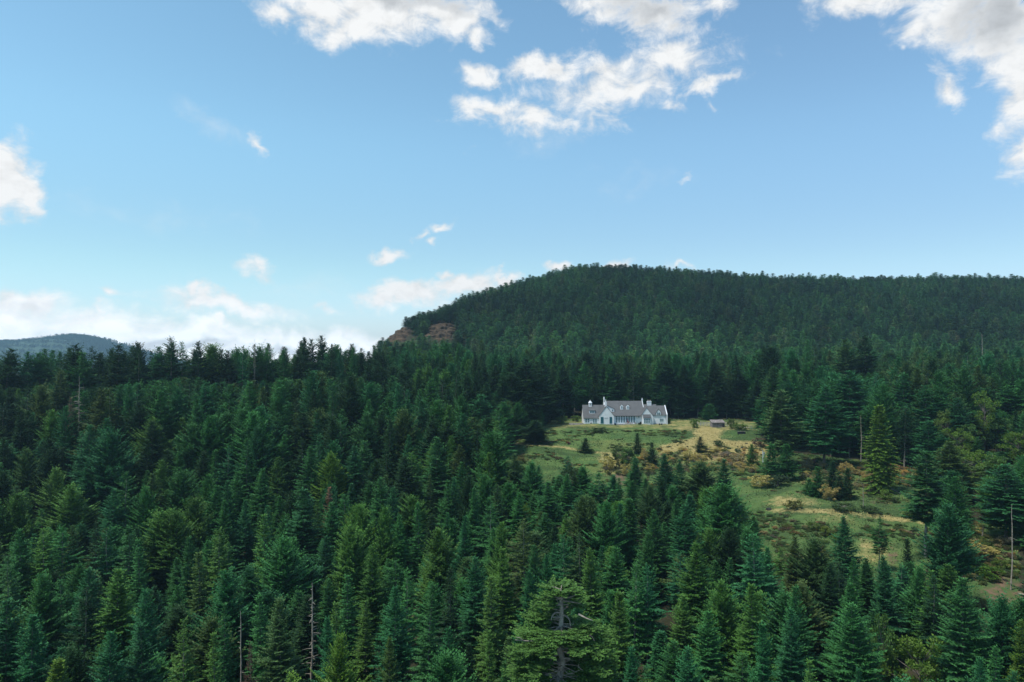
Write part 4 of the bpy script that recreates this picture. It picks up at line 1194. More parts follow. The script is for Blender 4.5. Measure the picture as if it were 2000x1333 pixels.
# ------------------------------------------------------------------ shrubs and brooms on the meadow: centre base pixel, width, height, colour
YB = (0.50, 0.44, 0.17); OB = (0.46, 0.37, 0.15); PB = (0.40, 0.35, 0.20); GB = (0.22, 0.19, 0.16); BG = (0.12, 0.20, 0.045); DG = (0.06, 0.11, 0.04); RB = (0.20, 0.09, 0.06)
SHRUBS = [
 (1095, 828, 30, 17, BG, 'K', 'bright green shrub left of the house'), (1125, 824, 18, 13, BG, 'K', 'smaller bright green shrub touching the left end of the house'),
 (1170, 845, 32, 10, DG, 'K', 'low dark green shrub at the top edge of the bank'), (1028, 857, 18, 13, BG, 'K', 'bright green shrub at the foot of the leaning dark tree'),
 (1110, 868, 11, 6, RB, 'K', 'small reddish shrub left of the round dark conifer'), (1259, 899, 18, 24, OB, 'G', 'brownish broom between the two dark young conifers'),
 (1188, 918, 34, 26, YB, 'G', 'yellow broom left of the thin leafy sapling'), (1223, 930, 22, 26, YB, 'G', 'yellow broom right of the thin leafy sapling'), (1270, 920, 20, 15, YB, 'G', 'yellow broom at the foot of the dark narrow conifer'),
 (1307, 827, 9, 12, (0.13, 0.19, 0.055), 'K', 'small pale green shrub at the right end of the house'), (1357, 836, 17, 17, BG, 'K', 'round shrub at the left end of the rail fence'),
 (1429, 838, 16, 21, (0.115, 0.165, 0.045), 'K', 'yellow green shrub just right of the weathered shed'), (1447, 841, 24, 15, BG, 'K', 'green shrub above the dark trough'),
 (1484, 873, 28, 19, (0.17, 0.12, 0.10), 'G', 'grey brown bush under the dark firs right of the lawn'), (1404, 872, 18, 12, DG, 'K', 'low dark shrub in the dry grass of the knoll'),
 (1346, 899, 30, 21, YB, 'G', 'yellow broom on the left shoulder of the knoll'), (1364, 907, 30, 22, OB, 'G', 'orange yellow broom below the young conifer on the knoll'),
 (1385, 884, 34, 13, YB, 'G', 'low spreading yellow broom on top of the knoll'), (1440, 906, 28, 22, PB, 'G', 'pale broom left of the young yellow green conifer'), (1418, 892, 26, 10, GB, 'G', 'grey bare bush in the middle of the knoll'),
 (1446, 917, 26, 16, OB, 'G', 'reddish broom below the pale broom on the knoll'), (1473, 924, 17, 17, YB, 'G', 'small yellow broom below the young yellow green conifer'), (1487, 953, 42, 26, YB, 'G', 'wide yellow broom above the left end of the shelf meadow'),
 (1576, 918, 30, 26, PB, 'G', 'pale broom left of the dark young conifers on the shelf'), (1604, 917, 20, 16, PB, 'G', 'small pale broom behind the dark young conifers'), (1652, 925, 28, 22, OB, 'G', 'orange brown broom under the dark wood left of the cedar'),
 (1678, 928, 20, 10, OB, 'G', 'low orange broom at the foot of the cedar'), (1620, 977, 32, 30, OB, 'G', 'orange broom bush alone on the shelf meadow'), (1596, 962, 24, 12, GB, 'G', 'grey twiggy bush left of the orange broom'),
 (1656, 974, 18, 12, OB, 'G', 'small rusty broom right of the orange broom'), (1672, 957, 16, 16, PB, 'G', 'pinkish pale broom left of the bent sapling'), (1710, 966, 26, 18, GB, 'G', 'grey bush right of the bent sapling'),
 (1730, 976, 28, 17, BG, 'K', 'bright green shrub below the fallen log'), (1748, 982, 18, 12, DG, 'K', 'dark green shrub right of the fallen log'), (1782, 1016, 40, 22, BG, 'K', 'wide green shrub left of the lone fir'),
 (1550, 996, 30, 18, (0.14, 0.155, 0.045), 'K', 'yellowish shrub on the track of the shelf meadow'), (1588, 1036, 22, 15, BG, 'K', 'bright green shrub on the lower meadow slope'), (1612, 1046, 24, 18, (0.14, 0.20, 0.035), 'K', 'lime yellow shrub right of the bright green one on the lower slope'),
 (1632, 1060, 20, 18, BG, 'K', 'green shrub lowest of the three on the lower slope'), (1902, 1074, 24, 18, YB, 'G', 'yellow broom nearest the bluish fir on the right slope'), (1920, 1084, 44, 20, YB, 'G', 'wide yellow broom above the bright green patch on the right'),
 (1909, 1045, 24, 22, YB, 'G', 'upright yellow broom beside the forked dead stub'), (1963, 1065, 28, 18, PB, 'G', 'pale broom left of the slender bare trunk at right'), (1927, 1128, 54, 22, (0.09, 0.19, 0.03), 'K', 'bright green bush on the red soil clearing'),
 (1955, 1112, 30, 18, BG, 'K', 'green bush right of the brighter one on the soil clearing'), (1935, 1195, 50, 20, (0.17, 0.15, 0.05), 'K', 'yellowish bush at the lower edge of the soil clearing'),
 (1520, 950, 46, 22, (0.05, 0.09, 0.05), 'K', 'greyish green thicket right of the wide yellow broom'), (1700, 1000, 40, 10, DG, 'K', 'low green shrub at the foot of the bent sapling'), (1645, 995, 60, 10, DG, 'K', 'long low green shrub between orange broom and track'),
 (1018, 905, 26, 12, (0.14, 0.13, 0.05), 'K', 'yellowish shrub at the left edge of the lower meadow'), (1150, 885, 22, 8, BG, 'K', 'low bright green shrub right below the round dark conifer'), (1205, 882, 20, 12, DG, 'K', 'dark green shrub above the thin leafy sapling'),
]
for i, (px, pb, w, h, c, kd, lab) in enumerate(SHRUBS):
    x, y, z = hit(px, pb, 100)
    p = PR[kd][i % 3]
    place(p, "broom_bush" if kd == 'G' else "green_shrub", x, y, z - 0.1, w / F * y / (2 * p.R), h / F * y / p.H, i * 1.7, c, lab, 'broom' if kd == 'G' else 'shrub',
          'brooms on the meadow' if kd == 'G' else 'shrubs on the meadow', 'stems', 'foliage')

# ------------------------------------------------------------------ grass and low cover of the meadow (nobody could count it)
rg = np.random.default_rng(21)
N = 240000
yy = rg.uniform(128, 342, N); px = rg.uniform(980, 1990, N)
ok = in_meadow(px, yy)
px, yy = px[ok], yy[ok]
xx = (px - 1000) / F * yy
okh = ~((xx > 31) & (xx < 74.5) & (yy > 316) & (yy < 334))
px, yy, xx = px[okh], yy[okh], xx[okh]
zz = ground(xx, yy)
cvg = cover_at(px, xx, yy, zz)
clump = np.array([mnoise.noise(Vector((a * 0.16, b_ * 0.16, 0))) for a, b_ in zip(xx, yy)])
clump2 = np.array([mnoise.noise(Vector((a * 0.5, b_ * 0.5, 9))) for a, b_ in zip(xx, yy)])
keep = (rg.uniform(0, 1, len(xx)) < 0.55 + 0.9 * clump2) & (cvg[:, 1] < 0.55)
px, yy, xx, zz, cvg, clump, clump2 = (a[keep] for a in (px, yy, xx, zz, cvg, clump, clump2))
n = len(xx)
lawn = (yy > 296) & (yy < 336)
hgt = np.where(lawn, rg.uniform(0.08, 0.25, n), rg.uniform(0.2, 0.5, n) * (1 + 0.6 * np.clip(clump, -0.5, 1)))
L = Leaves()
D = np.stack([rg.normal(0, 1.0, n), rg.normal(0, 1.0, n), np.full(n, 0.55)], -1)
wd = hgt * rg.uniform(0.22, 0.42, n)
L.add(np.stack([xx, yy, zz - 0.03], -1), D, hgt, wd, rg.normal(0, 0.5, n), np.ones(n))
V, Q, A = L.get()
dry = np.clip(cvg[:, 0] * 1.25 - 0.22 + 0.75 * clump2 + rg.normal(0, 0.12, n), 0, 1)[:, None]
gcol = np.array([0.085, 0.142, 0.042]) * (1 - np.clip(1.6 * clump[:, None] + 0.35, 0, 1)) + np.array([0.060, 0.108, 0.036]) * np.clip(1.6 * clump[:, None] + 0.35, 0, 1)
dcol = np.array([0.31, 0.255, 0.110])
col = (gcol * (1 - dry) + dcol * dry) * rg.uniform(0.7, 1.3, (n, 1))
tag(link("grass", mk_mesh("grass", V, Q, [M_GRASS], attrs={'blade': np.repeat(col, 4, axis=0)})), "green and dry yellow grass covering the open meadow", 'grass', kind='stuff')

# low growth: bracken, brambles and small broom between the shrubs
items = []
lowp = PR['K'] + PR['G']
for k in range(30000):
    y = rnd.uniform(128, 341); px = rnd.uniform(980, 1990)
    if not bool(in_meadow(px, y)): continue
    x = (px - 1000) / F * y
    if 297 < y < 338: continue
    z = g1(x, y)
    py = project(x, y, z)[1]
    nz = mnoise.noise(Vector((x * 0.05, y * 0.07, 2.0))) + 0.5 * mnoise.noise(Vector((x * 0.17, y * 0.2, 5.0)))
    knoll = 1285 < px < 1485 and 878 < py < 925
    side = (1560 < px < 1790 and 905 < py < 952) or (1180 < px < 1285 and 892 < py < 930)
    rough = px > 1875 or (1590 < px < 1650 and 1015 < py < 1090)
    track = (1500 < px < 1800 and 985 < py < 1004) or (1340 < px < 1480 and 836 < py < 872)
    if track or (px > 1480 and py < 1000 and not side and rnd.random() < 0.6): continue
    if knoll or side:
        if rnd.random() < 0.75: continue
        c = rnd.choices([(0.46, 0.37, 0.14), (0.42, 0.35, 0.16), (0.24, 0.22, 0.15), (0.10, 0.15, 0.05), (0.055, 0.09, 0.04)], (3, 2, 2.5, 2, 1.5))[0]
        w, h, kk = rnd.uniform(1.2, 3.0), rnd.uniform(0.7, 1.7), rnd.choice((0, 1, 2, 3, 4, 5, 3, 4, 5))
    else:
        if nz < (-0.15 if rough else 0.02) + 0.25 * rnd.random() or rnd.random() < 0.45: continue
        c = rnd.choices([(0.080, 0.145, 0.045), (0.058, 0.105, 0.038), (0.13, 0.175, 0.050), (0.19, 0.165, 0.085), (0.13, 0.12, 0.065), (0.36, 0.31, 0.14)], (4, 3, 3, 1.8, 1.0, 1.0 if not rough else 2.5))[0]
        w, h, kk = rnd.uniform(0.7, 2.4), rnd.uniform(0.2, 0.6), rnd.randrange(3)
        if rough: h *= 1.8
    q = lowp[kk]
    items.append((x, y, z - 0.05, kk, w / (2 * q.R), h / q.H, rnd.uniform(0, 6.28), tuple(v * rnd.uniform(0.8, 1.2) for v in c)))
o = mass("undergrowth", items, lowp, "low bracken, brambles and small broom scattered over the meadow")
o['category'] = 'undergrowth'
print("UNDER", len(items))

# ------------------------------------------------------------------ rock faces on the hill
def rock(px, hw, py_lo, py_hi, bulge, label, seed, skew=0.0):
    """bare face: a patch of the slope itself, pushed outwards and broken into ledges"""
    ylo = hit(px, py_lo, 440)[1]
    yhi = hit(px, py_hi, 440)[1]
    if yhi > 800: yhi = ylo + 60
    yhi += 6
    nu, nv = 90, 70
    U, Vv = np.meshgrid(np.linspace(-1.15, 1.15, nu), np.linspace(-1.15, 1.15, nv), indexing='ij')
    Yq = ylo + (yhi - ylo) * (0.5 + 0.5 * Vv)
    Pq = px + hw * (U + skew * Vv)
    Xq = (Pq - 1000) / F * Yq
    Zq = ground(Xq, Yq)
    ang = np.arctan2(Vv, U)
    lim = 0.92 + 0.12 * np.sin(3 * ang + seed) + 0.08 * np.sin(7 * ang + 2 * seed)
    rr = np.sqrt(U * U + Vv * Vv) / lim
    off = bulge * (1 - np.clip(rr, 0, 1.3) ** 3.0) - 0.4
    nz = np.array([[mnoise.fractal(Vector((x_ * 0.10, y_ * 0.05, z_ * 0.30 + seed)), 0.8, 2.2, 5) for x_, y_, z_ in zip(a_, b2, c_)] for a_, b2, c_ in zip(Xq, Yq, Zq)])
    ledge = 0.6 * np.sin(Zq * 1.9 + 3.0 * nz)
    off = off + (2.4 * nz + 1.7 * ledge) * (rr < 1.05)
    # outward = up and towards the valley
    P = np.stack([Xq, Yq - 0.75 * off, Zq + 0.65 * off], -1)
    o0 = P[nu // 2, nv // 2].copy()
    idx_ = np.arange(nu * nv).reshape(nu, nv)
    Qr = np.stack([idx_[:-1, :-1], idx_[1:, :-1], idx_[1:, 1:], idx_[:-1, 1:]], -1).reshape(-1, 4)
    keepq = rr.reshape(-1)[Qr].max(1) < 1.22
    o = link("rock_face", mk_mesh("rock_face", (P - o0).reshape(-1, 3), Qr[keepq], [M_ROCK], smooth=False), loc=tuple(o0))
    return tag(o, label, 'rock', 'bare rock faces on the hill')
rock(770, 44, 676, 636, 3.4, 'bare brown rock cliff forming the left end of the hill', 1.0)
rock(862, 34, 670, 630, 3.2, 'brown rock dome among trees right of the left cliff', 4.0, 0.1)
rock(906, 12, 682, 668, 2.5, 'smallest brown rock patch showing above the tree tops', 9.0)

# ------------------------------------------------------------------ house
class MB:
    """collects solids into one mesh"""
    def __init__(self): self.v = []; self.f = []
    def poly(self, pts, f):
        n = len(self.v); self.v += [tuple(p) for p in pts]; self.f += [tuple(i + n for i in q) for q in f]
    def box(self, x0, x1, y0, y1, z0, z1):
        self.poly([(x0, y0, z0), (x1, y0, z0), (x1, y1, z0), (x0, y1, z0), (x0, y0, z1), (x1, y0, z1), (x1, y1, z1), (x0, y1, z1)],
                  [(0, 3, 2, 1), (4, 5, 6, 7), (0, 1, 5, 4), (1, 2, 6, 5), (2, 3, 7, 6), (3, 0, 4, 7)])
    def prism_y(self, prof_, y0, y1):
        """profile in (x, z), counter-clockwise seen from -y, pushed along y"""
        n = len(prof_)
        self.poly([(p[0], y0, p[1]) for p in prof_] + [(p[0], y1, p[1]) for p in prof_],
                  [tuple(range(n)), tuple(range(2 * n - 1, n - 1, -1))] + [(i, i + n, (i + 1) % n + n, (i + 1) % n) for i in range(n)])
    def prism_x(self, prof_, x0, x1):
        """profile in (y, z)"""
        n = len(prof_)
        self.poly([(x0, p[0], p[1]) for p in prof_] + [(x1, p[0], p[1]) for p in prof_],
                  [tuple(range(n - 1, -1, -1)), tuple(range(n, 2 * n))] + [(i, (i + 1) % n, (i + 1) % n + n, i + n) for i in range(n)])
    def cone(self, cx, cy, z0, z1, r0, r1, n=10):
        a = [2 * math.pi * i / n for i in range(n)]
        self.poly([(cx + r0 * math.cos(t_), cy + r0 * math.sin(t_), z0) for t_ in a] + [(cx + r1 * math.cos(t_), cy + r1 * math.sin(t_), z1) for t_ in a],
                  [tuple(range(n - 1, -1, -1)), tuple(range(n, 2 * n))] + [(i, (i + 1) % n, (i + 1) % n + n, i + n) for i in range(n)])
    def build(self, name, m_, parent=None, loc=None):
        me = bpy.data.meshes.new(name)
        me.from_pydata(self.v, [], self.f)
        me.materials.append(m_)
        me.update()
        return link(name, me, parent, loc)

HY = 320.0
hx0 = ray(1137, 828)[0] * HY
house = tag(empty("country_house", (hx0, HY, -33.3)), 'long white country house with grey slate roofs at the top of the meadow', 'house')
def solid(name, m_, fn, parent=house):
    b_ = MB(); fn(b_); return b_.build(name, m_, parent)
def ridge_x(u0, u1, v0, v1, we, wr, oh=0.3, th=0.22, vr=None, parapet=False):
    """block with its ridge along the house: pentagon wall + two roof slabs"""
    vr = (v0 + v1) / 2 if vr is None else vr
    w_ = solid("wall", M_WHITE, lambda b_: b_.prism_x([(v0, -0.6), (v1, -0.6), (v1, we), (vr, wr), (v0, we)], u0, u1))
    def rf(b_):
        for va in (v0, v1):
            sl = (wr - we) / (vr - va)
            e = va - math.copysign(oh, vr - va)
            ze = we + sl * (e - va)
            pr = [(e, ze + 0.02), (vr, wr + 0.02), (vr, wr + th), (e, ze + th)]
            if va > vr: pr = pr[::-1]
            b_.prism_x(pr, u0 - (0.02 if parapet else 0.2), u1 + (0.02 if parapet else 0.2))
    r_ = solid("roof", M_ROOF, rf)
    return w_, r_
def ridge_y(u0, u1, ua, v0, v1, we0, we1, wr, oh=0.18, th=0.2):
    """block with its gable facing the viewer; ua apex, separate eave heights"""
    w_ = solid("gable_wall", M_WHITE, lambda b_: b_.prism_y([(u0, -0.6), (u1, -0.6), (u1, we1), (ua, wr), (u0, we0)], v0, v1))
    def rf(b_):
        for ue, we in ((u0, we0), (u1, we1)):
            sl = (wr - we) / (ua - ue)
            e = ue - math.copysign(oh, ua - ue)
            ze = we + sl * (e - ue)
            pr = [(e, ze + 0.02), (ua, wr + 0.02), (ua, wr + th), (e, ze + th)]
            if ue > ua: pr = pr[::-1]
            b_.prism_y(pr, v0 - 0.12, v1)
    r_ = solid("roof", M_ROOF, rf)
    return w_, r_
def window(u0, u1, w0, w1, v, cols=2, rows=1, fr=0.10, parent=house, name="window", transom=None):
    def f(b_):
        b_.box(u0 - fr, u0, v - 0.07, v + 0.05, w0 - fr, w1 + fr); b_.box(u1, u1 + fr, v - 0.07, v + 0.05, w0 - fr, w1 + fr)
        b_.box(u0, u1, v - 0.07, v + 0.05, w1, w1 + fr); b_.box(u0, u1, v - 0.09, v + 0.05, w0 - fr, w0)
        for i in range(1, cols):
            c_ = u0 + (u1 - u0) * i / cols; b_.box(c_ - 0.05, c_ + 0.05, v - 0.06, v + 0.04, w0, w1)
        hs = [w0 + (w1 - w0) * i / rows for i in range(1, rows)] + ([transom] if transom else [])
        for h_ in hs:
            for i in range(cols):
                a_ = u0 + (u1 - u0) * i / cols + (0.05 if i else 0); b2 = u0 + (u1 - u0) * (i + 1) / cols - (0.05 if i < cols - 1 else 0)
                b_.box(a_, b2, v - 0.055, v + 0.035, h_ - 0.04, h_ + 0.04)
    o = solid(name, M_TRIM, f, parent)
    solid("pane", M_GLASS, lambda b_: b_.box(u0 - 0.01, u1 + 0.01, v - 0.025, v + 0.02, w0 - 0.01, w1 + 0.01), o)
    return o

# left wing
ridge_x(0.7, 11.0, 0.0, 9.0, 3.05, 8.5)
# main hall
mw, mroof = ridge_x(11.25, 29.0, 0.6, 12.6, 4.5, 10.25, parapet=True, oh=0.75)
# right wing (two ridge heights)
ridge_x(29.02, 35.4, 0.35, 9.5, 4.45, 8.75)
rw, rroof = ridge_x(35.2, 39.3, 0.32, 9.2, 4.4, 8.15)
# front gables
g1w, _ = ridge_y(7.85, 14.65, 11.2, -1.5, 6.0, 4.05, 4.05, 8.35)
g2w, _ = ridge_y(27.95, 33.1, 29.95, -1.2, 6.0, 4.85, 3.8, 7.65)
# gable coping on the main roof ends with pinnacles
solid("gable_parapet", M_WHITE, lambda b_: (b_.prism_x([(0.3, 4.3), (12.9, 4.3), (6.6, 10.85)][::1], 10.95, 11.22), b_.box(10.8, 11.35, 5.9, 6.7, 10.4, 11.9), b_.cone(11.08, 6.3, 11.9, 12.5, 0.28, 0.05)))
solid("gable_parapet", M_WHITE, lambda b_: (b_.prism_x([(0.3, 4.3), (12.9, 4.3), (6.6, 10.85)], 29.22, 29.45), b_.box(29.1, 29.6, 6.2, 7.0, 10.4, 11.2), b_.cone(29.35, 6.6, 11.2, 12.0, 0.22, 0.04)))
solid("end_parapet", M_WHITE, lambda b_: b_.prism_x([(-0.1, -0.6), (9.5, -0.6), (9.5, 4.6), (4.76, 8.6), (-0.1, 4.6)], 39.52, 39.95))
# chimneys
c1 = solid("chimney", M_WHITE, lambda b_: b_.prism_y([(10.75, 7.0), (11.65, 7.0), (11.55, 10.2), (11.3, 10.6), (11.1, 10.6), (10.85, 10.2)], 0.6, 1.6))
solid("chimney_cap", M_WHITE, lambda b_: b_.cone(11.2, 1.1, 10.6, 11.6, 0.22, 0.08), c1)
c2 = solid("chimney", M_WHITE, lambda b_: (b_.box(31.35, 33.3, 4.3, 5.6, 7.0, 10.2), b_.box(31.25, 33.4, 4.2, 5.7, 10.2, 10.38)))
for px_ in (31.8, 32.4, 33.0):
    solid("chimney_pot", M_CHIM, lambda b_: b_.cone(px_, 4.95, 10.38, 11.0, 0.2, 0.15), c2)
# cupola on the left wing
cu = solid("cupola", M_WHITE, lambda b_: (b_.box(3.55, 5.0, 3.8, 5.2, 7.6, 9.6), b_.box(3.45, 5.1, 3.7, 5.3, 9.6, 9.72)))
solid("cupola_roof", M_WHITE, lambda b_: (b_.cone(4.28, 4.5, 9.72, 10.6, 0.95, 0.28, 8), b_.cone(4.28, 4.5, 10.6, 11.1, 0.12, 0.03, 6)), cu)
solid("louvre", M_STONE, lambda b_: b_.box(4.0, 4.55, 3.76, 3.79, 8.6, 9.35), cu)
# dormers on the main roof
for ud in (18.3, 21.15):
    d = solid("dormer", M_WHITE, lambda b_: b_.prism_y([(ud, 6.6), (ud + 1.35, 6.6), (ud + 1.35, 8.2), (ud + 1.05, 8.65), (ud + 0.675, 8.8), (ud + 0.3, 8.65), (ud, 8.2)], 2.6, 4.9))
    window(ud + 0.4, ud + 0.95, 7.2, 8.2, 2.6, 1, 2, 0.07, d)
    solid("dormer_roof", M_ROOF, lambda b_: b_.prism_y([(ud - 0.08, 8.2), (ud, 8.22), (ud + 0.3, 8.67), (ud + 0.675, 8.82), (ud + 1.05, 8.67), (ud + 1.35, 8.22), (ud + 1.43, 8.2), (ud + 1.1, 8.78), (ud + 0.675, 8.95), (ud + 0.25, 8.78)], 2.68, 4.95), d)
# shed dormer on the left wing
d = solid("dormer", M_WHITE, lambda b_: b_.prism_x([(1.5, 4.3), (3.6, 6.2), (3.6, 6.9), (1.5, 6.35)], 3.5, 6.2))
window(3.75, 5.95, 5.1, 6.0, 1.5, 3, 1, 0.12, d)
solid("dormer_roof", M_ROOF, lambda b_: b_.prism_x([(1.25, 6.3), (4.0, 7.02), (4.0, 7.2), (1.25, 6.48)], 3.35, 6.35), d)
# white cheek dormer between the front gable and the main roof
d = solid("dormer", M_WHITE, lambda b_: b_.prism_y([(11.6, 5.0), (15.3, 4.9), (15.3, 6.95), (12.0, 8.55)], 1.6, 5.2))
solid("dormer_roof", M_ROOF, lambda b_: b_.prism_y([(15.45, 6.9), (15.45, 7.08), (11.9, 8.8), (11.9, 8.6)], 1.45, 6.2), d)
window(14.2, 14.7, 5.9, 6.7, 1.6, 1, 1, 0.06, d)
# wall dormer on the right wing
d = solid("dormer", M_WHITE, lambda b_: b_.prism_y([(34.65, 4.2), (36.95, 4.2), (36.95, 5.35), (35.8, 7.0), (34.65, 5.35)], 0.12, 4.2))
def dr(b_):
    b_.prism_y([(34.4, 5.0), (35.8, 7.02), (35.8, 7.25), (34.3, 5.1)], 0.0, 4.4); b_.prism_y([(37.2, 5.0), (37.3, 5.1), (35.8, 7.25), (35.8, 7.02)], 0.0, 4.4)
solid("dormer_roof", M_ROOF, dr, d)
window(35.1, 36.5, 4.0, 5.5, 0.12, 2, 1, 0.10, d)
# glazed garden front
solid("glazed_front", M_TRIM, lambda b_: b_.box(14.7, 25.2, 0.2, 0.58, -0.3, 4.25))
for i in range(8):
    a_ = 15.75 + i * 1.17
    window(a_, a_ + 0.85, 0.75, 3.75, 0.2, 1, 1, 0.09, transom=3.0, name="window")
solid("gutter", M_ROOF, lambda b_: b_.box(14.7, 27.9, -0.28, -0.13, 3.72, 3.86))
# ordinary windows and doors
window(1.5, 2.3, 0.85, 2.5, 0.0, 1, 2); window(2.6, 3.3, 0.85, 2.5, 0.0, 1, 2)
window(5.1, 5.8, 0.75, 2.4, 0.0, 1, 2); window(6.1, 6.8, 0.75, 2.4, 0.0, 1, 2)
for a_, b2 in ((8.5, 9.75), (12.6, 13.75)):
    def dd(b_):
        b_.box(a_, b2, -1.62, -1.5, 0.55, 3.55)
        b_.box(a_ + 0.12, (a_ + b2) / 2 - 0.04, -1.66, -1.62, 0.7, 3.4); b_.box((a_ + b2) / 2 + 0.04, b2 - 0.12, -1.66, -1.62, 0.7, 3.4)
    dr_ = solid("door", M_TEAL, dd)
    solid("handle", M_DARK, lambda b_: b_.box((a_ + b2) / 2 - 0.03, (a_ + b2) / 2 + 0.03, -1.72, -1.67, 1.6, 1.8), dr_)
solid("sign_beam", M_STONE, lambda b_: b_.box(10.2, 11.9, -1.58, -1.5, 3.0, 3.15))
window(26.4, 26.9, 2.9, 4.1, 0.6, 1, 1, 0.08)
bay = solid("bay", M_WHITE, lambda b_: b_.prism_y([(28.3, -0.5), (31.6, -0.5), (31.6, 3.05), (28.3, 3.05)], -1.9, -1.19))
solid("bay_roof", M_ROOF, lambda b_: b_.prism_x([(-2.1, 3.0), (-1.18, 4.55), (-1.18, 4.75), (-2.1, 3.2)], 28.15, 31.75), bay)
window(28.55, 31.35, 0.75, 2.75, -1.9, 4, 2, 0.12, bay)
window(36.4, 38.1, 1.2, 2.6, 0.32, 3, 1, 0.10)
window(38.75, 39.0, 2.9, 5.2 - 0.95, 0.32, 1, 1, 0.05)
solid("downpipe", M_STONE, lambda b_: b_.box(33.3, 33.42, 0.2, 0.3, 0.0, 4.3))
solid("plinth", M_STONE, lambda b_: (b_.box(0.6, 7.8, -0.08, -0.01, -0.6, 0.25), b_.box(7.75, 14.75, -1.6, -1.51, -0.6, 0.2), b_.box(33.15, 39.5, 0.2, 0.31, -0.6, 0.25)))

def at_house(u, v, w=0.0):
    return (hx0 + u, HY + v, -33.3 + w)
# terrace
tag(solid("patio", M_PAVING, lambda b_: b_.box(hx0 + 14.8, hx0 + 27.8, HY - 3.0, HY + 0.15, -34.2, -33.3 + 0.28), None), None, None, kind='structure')
tag(solid("terrace_wall", M_STONE, lambda b_: b_.box(hx0 + 14.8, hx0 + 26.6, HY - 3.3, HY - 3.0, -34.3, -33.3 + 0.5), None), 'low stone terrace wall in front of the glazed house front', 'wall')
tag(solid("garden_wall", M_STONE, lambda b_: b_.box(hx0 - 6.2, hx0 + 0.4, HY - 2.2, HY - 1.8, -34.5, -33.3 + 0.75), None), 'low pale stone wall running left from the house end', 'wall')

def chair(u, v, rz_, label):
    r_ = tag(empty("patio_chair", at_house(u, v, 0.28), rz_), label, 'chair', 'chairs on the house terrace')
    solid("seat", M_CHAIRW, lambda b_: b_.box(-0.28, 0.28, -0.28, 0.28, 0.40, 0.46), r_)
    solid("backrest", M_CHAIRW, lambda b_: b_.box(-0.28, 0.28, 0.24, 0.30, 0.46, 1.0), r_)
    for a_ in (-0.25, 0.25):
        for c_ in (-0.25, 0.25):
            solid("leg", M_CHAIRW, lambda b_: b_.box(a_ - 0.03, a_ + 0.03, c_ - 0.03, c_ + 0.03, 0, 0.40), r_)
def table(u, v, label):
    r_ = tag(empty("patio_table", at_house(u, v, 0.28)), label, 'table', 'tables on the house terrace')
    solid("tabletop", M_CHAIRW, lambda b_: b_.box(-0.9, 0.9, -0.5, 0.5, 0.70, 0.76), r_)
    for a_ in (-0.8, 0.8):
        for c_ in (-0.4, 0.4):
            solid("leg", M_CHAIRW, lambda b_: b_.box(a_ - 0.04, a_ + 0.04, c_ - 0.04, c_ + 0.04, 0, 0.70), r_)
table(21.6, -1.5, 'brown table in the middle of the house terrace')
chair(20.2, -1.5, R_(90), 'brown chair at the left end of the terrace table'); chair(23.0, -1.5, R_(-90), 'brown chair at the right end of the terrace table')
chair(21.6, -0.6, 0, 'brown chair behind the terrace table against the glass'); chair(24.6, -1.6, R_(30), 'brown chair alone right of the terrace table')
pr_ = tag(empty("patio_umbrella", at_house(21.1, -1.1, 0.28)), 'folded maroon patio umbrella in front of the glazed house front', 'umbrella')
solid("pole", M_DARK, lambda b_: b_.cone(0, 0, 0, 2.6, 0.04, 0.03, 6), pr_); solid("canopy", M_MAROON, lambda b_: (b_.cone(0, 0, 0.9, 1.4, 0.26, 0.22, 8), b_.cone(0, 0, 1.4, 2.5, 0.22, 0.05, 8)), pr_)
def planter(u, v, r, h, label):
    o = tag(empty("planter", at_house(u, v, 0.0)), label, 'planter')
    solid("pot", M_DARK, lambda b_: (b_.cone(0, 0, 0, h * 0.5, r * 0.6, r * 0.85), b_.cone(0, 0, h * 0.5, h * 0.56, r * 0.95, r * 0.95)), o)
    k = link("plant", PR['K'][0].crown, o, (0, 0, h * 0.4)); k.scale = (r / 1.7, r / 1.7, h * 0.7 / 2.6); k['tint'] = (0.02, 0.04, 0.02)
planter(25.9, -3.8, 0.5, 1.1, 'small dark planter at the right end of the terrace wall'); planter(26.7, -3.4, 0.6, 1.5, 'taller dark planter right of the small one by the terrace')
planter(35.5, -3.2, 0.45, 0.7, 'dark low planter on the lawn before the right wing, left of two'); planter(36.5, -3.2, 0.45, 0.7, 'dark low planter on the lawn before the right wing, right of two')
planter(4.0, -1.2, 0.35, 0.9, 'dark planter between the windows of the left wing')
planter(14.9, -3.7, 0.5, 0.8, 'dark planter at the left end of the terrace wall')

# ------------------------------------------------------------------ shed, fences, posts
x, y, z = hit(1401, 834.5, 250)
k = y / F
sh = tag(empty("wooden_shed", (x, y, z - 0.1)), 'weathered grey brown wooden shed beyond the lawn right of the house', 'shed')
w2 = 13 * k; hh = 15 * k
solid("wall", M_WOOD, lambda b_: b_.prism_x([(-1.5, 0), (1.5, 0), (1.5, hh * 0.82), (-1.5, hh * 0.62)], -w2 * 0.92, w2 * 0.92), sh)
def planks(b_):
    for i in range(14):
        a_ = -w2 * 0.92 + i * (w2 * 1.84 / 14); b_.box(a_ + 0.03, a_ + w2 * 1.84 / 14 - 0.05, -1.56, -1.503, 0.05, hh * 0.60)
solid("cladding", M_WOOD, planks, sh)
solid("roof", M_WOOD, lambda b_: b_.prism_x([(-1.9, hh * 0.60), (1.8, hh * 0.86), (1.8, hh * 0.93), (-1.9, hh * 0.67)], -w2, w2), sh)
solid("door", M_DARK, lambda b_: b_.box(w2 * 0.60, w2 * 0.86, -1.62, -1.57, 0.05, hh * 0.5), sh)
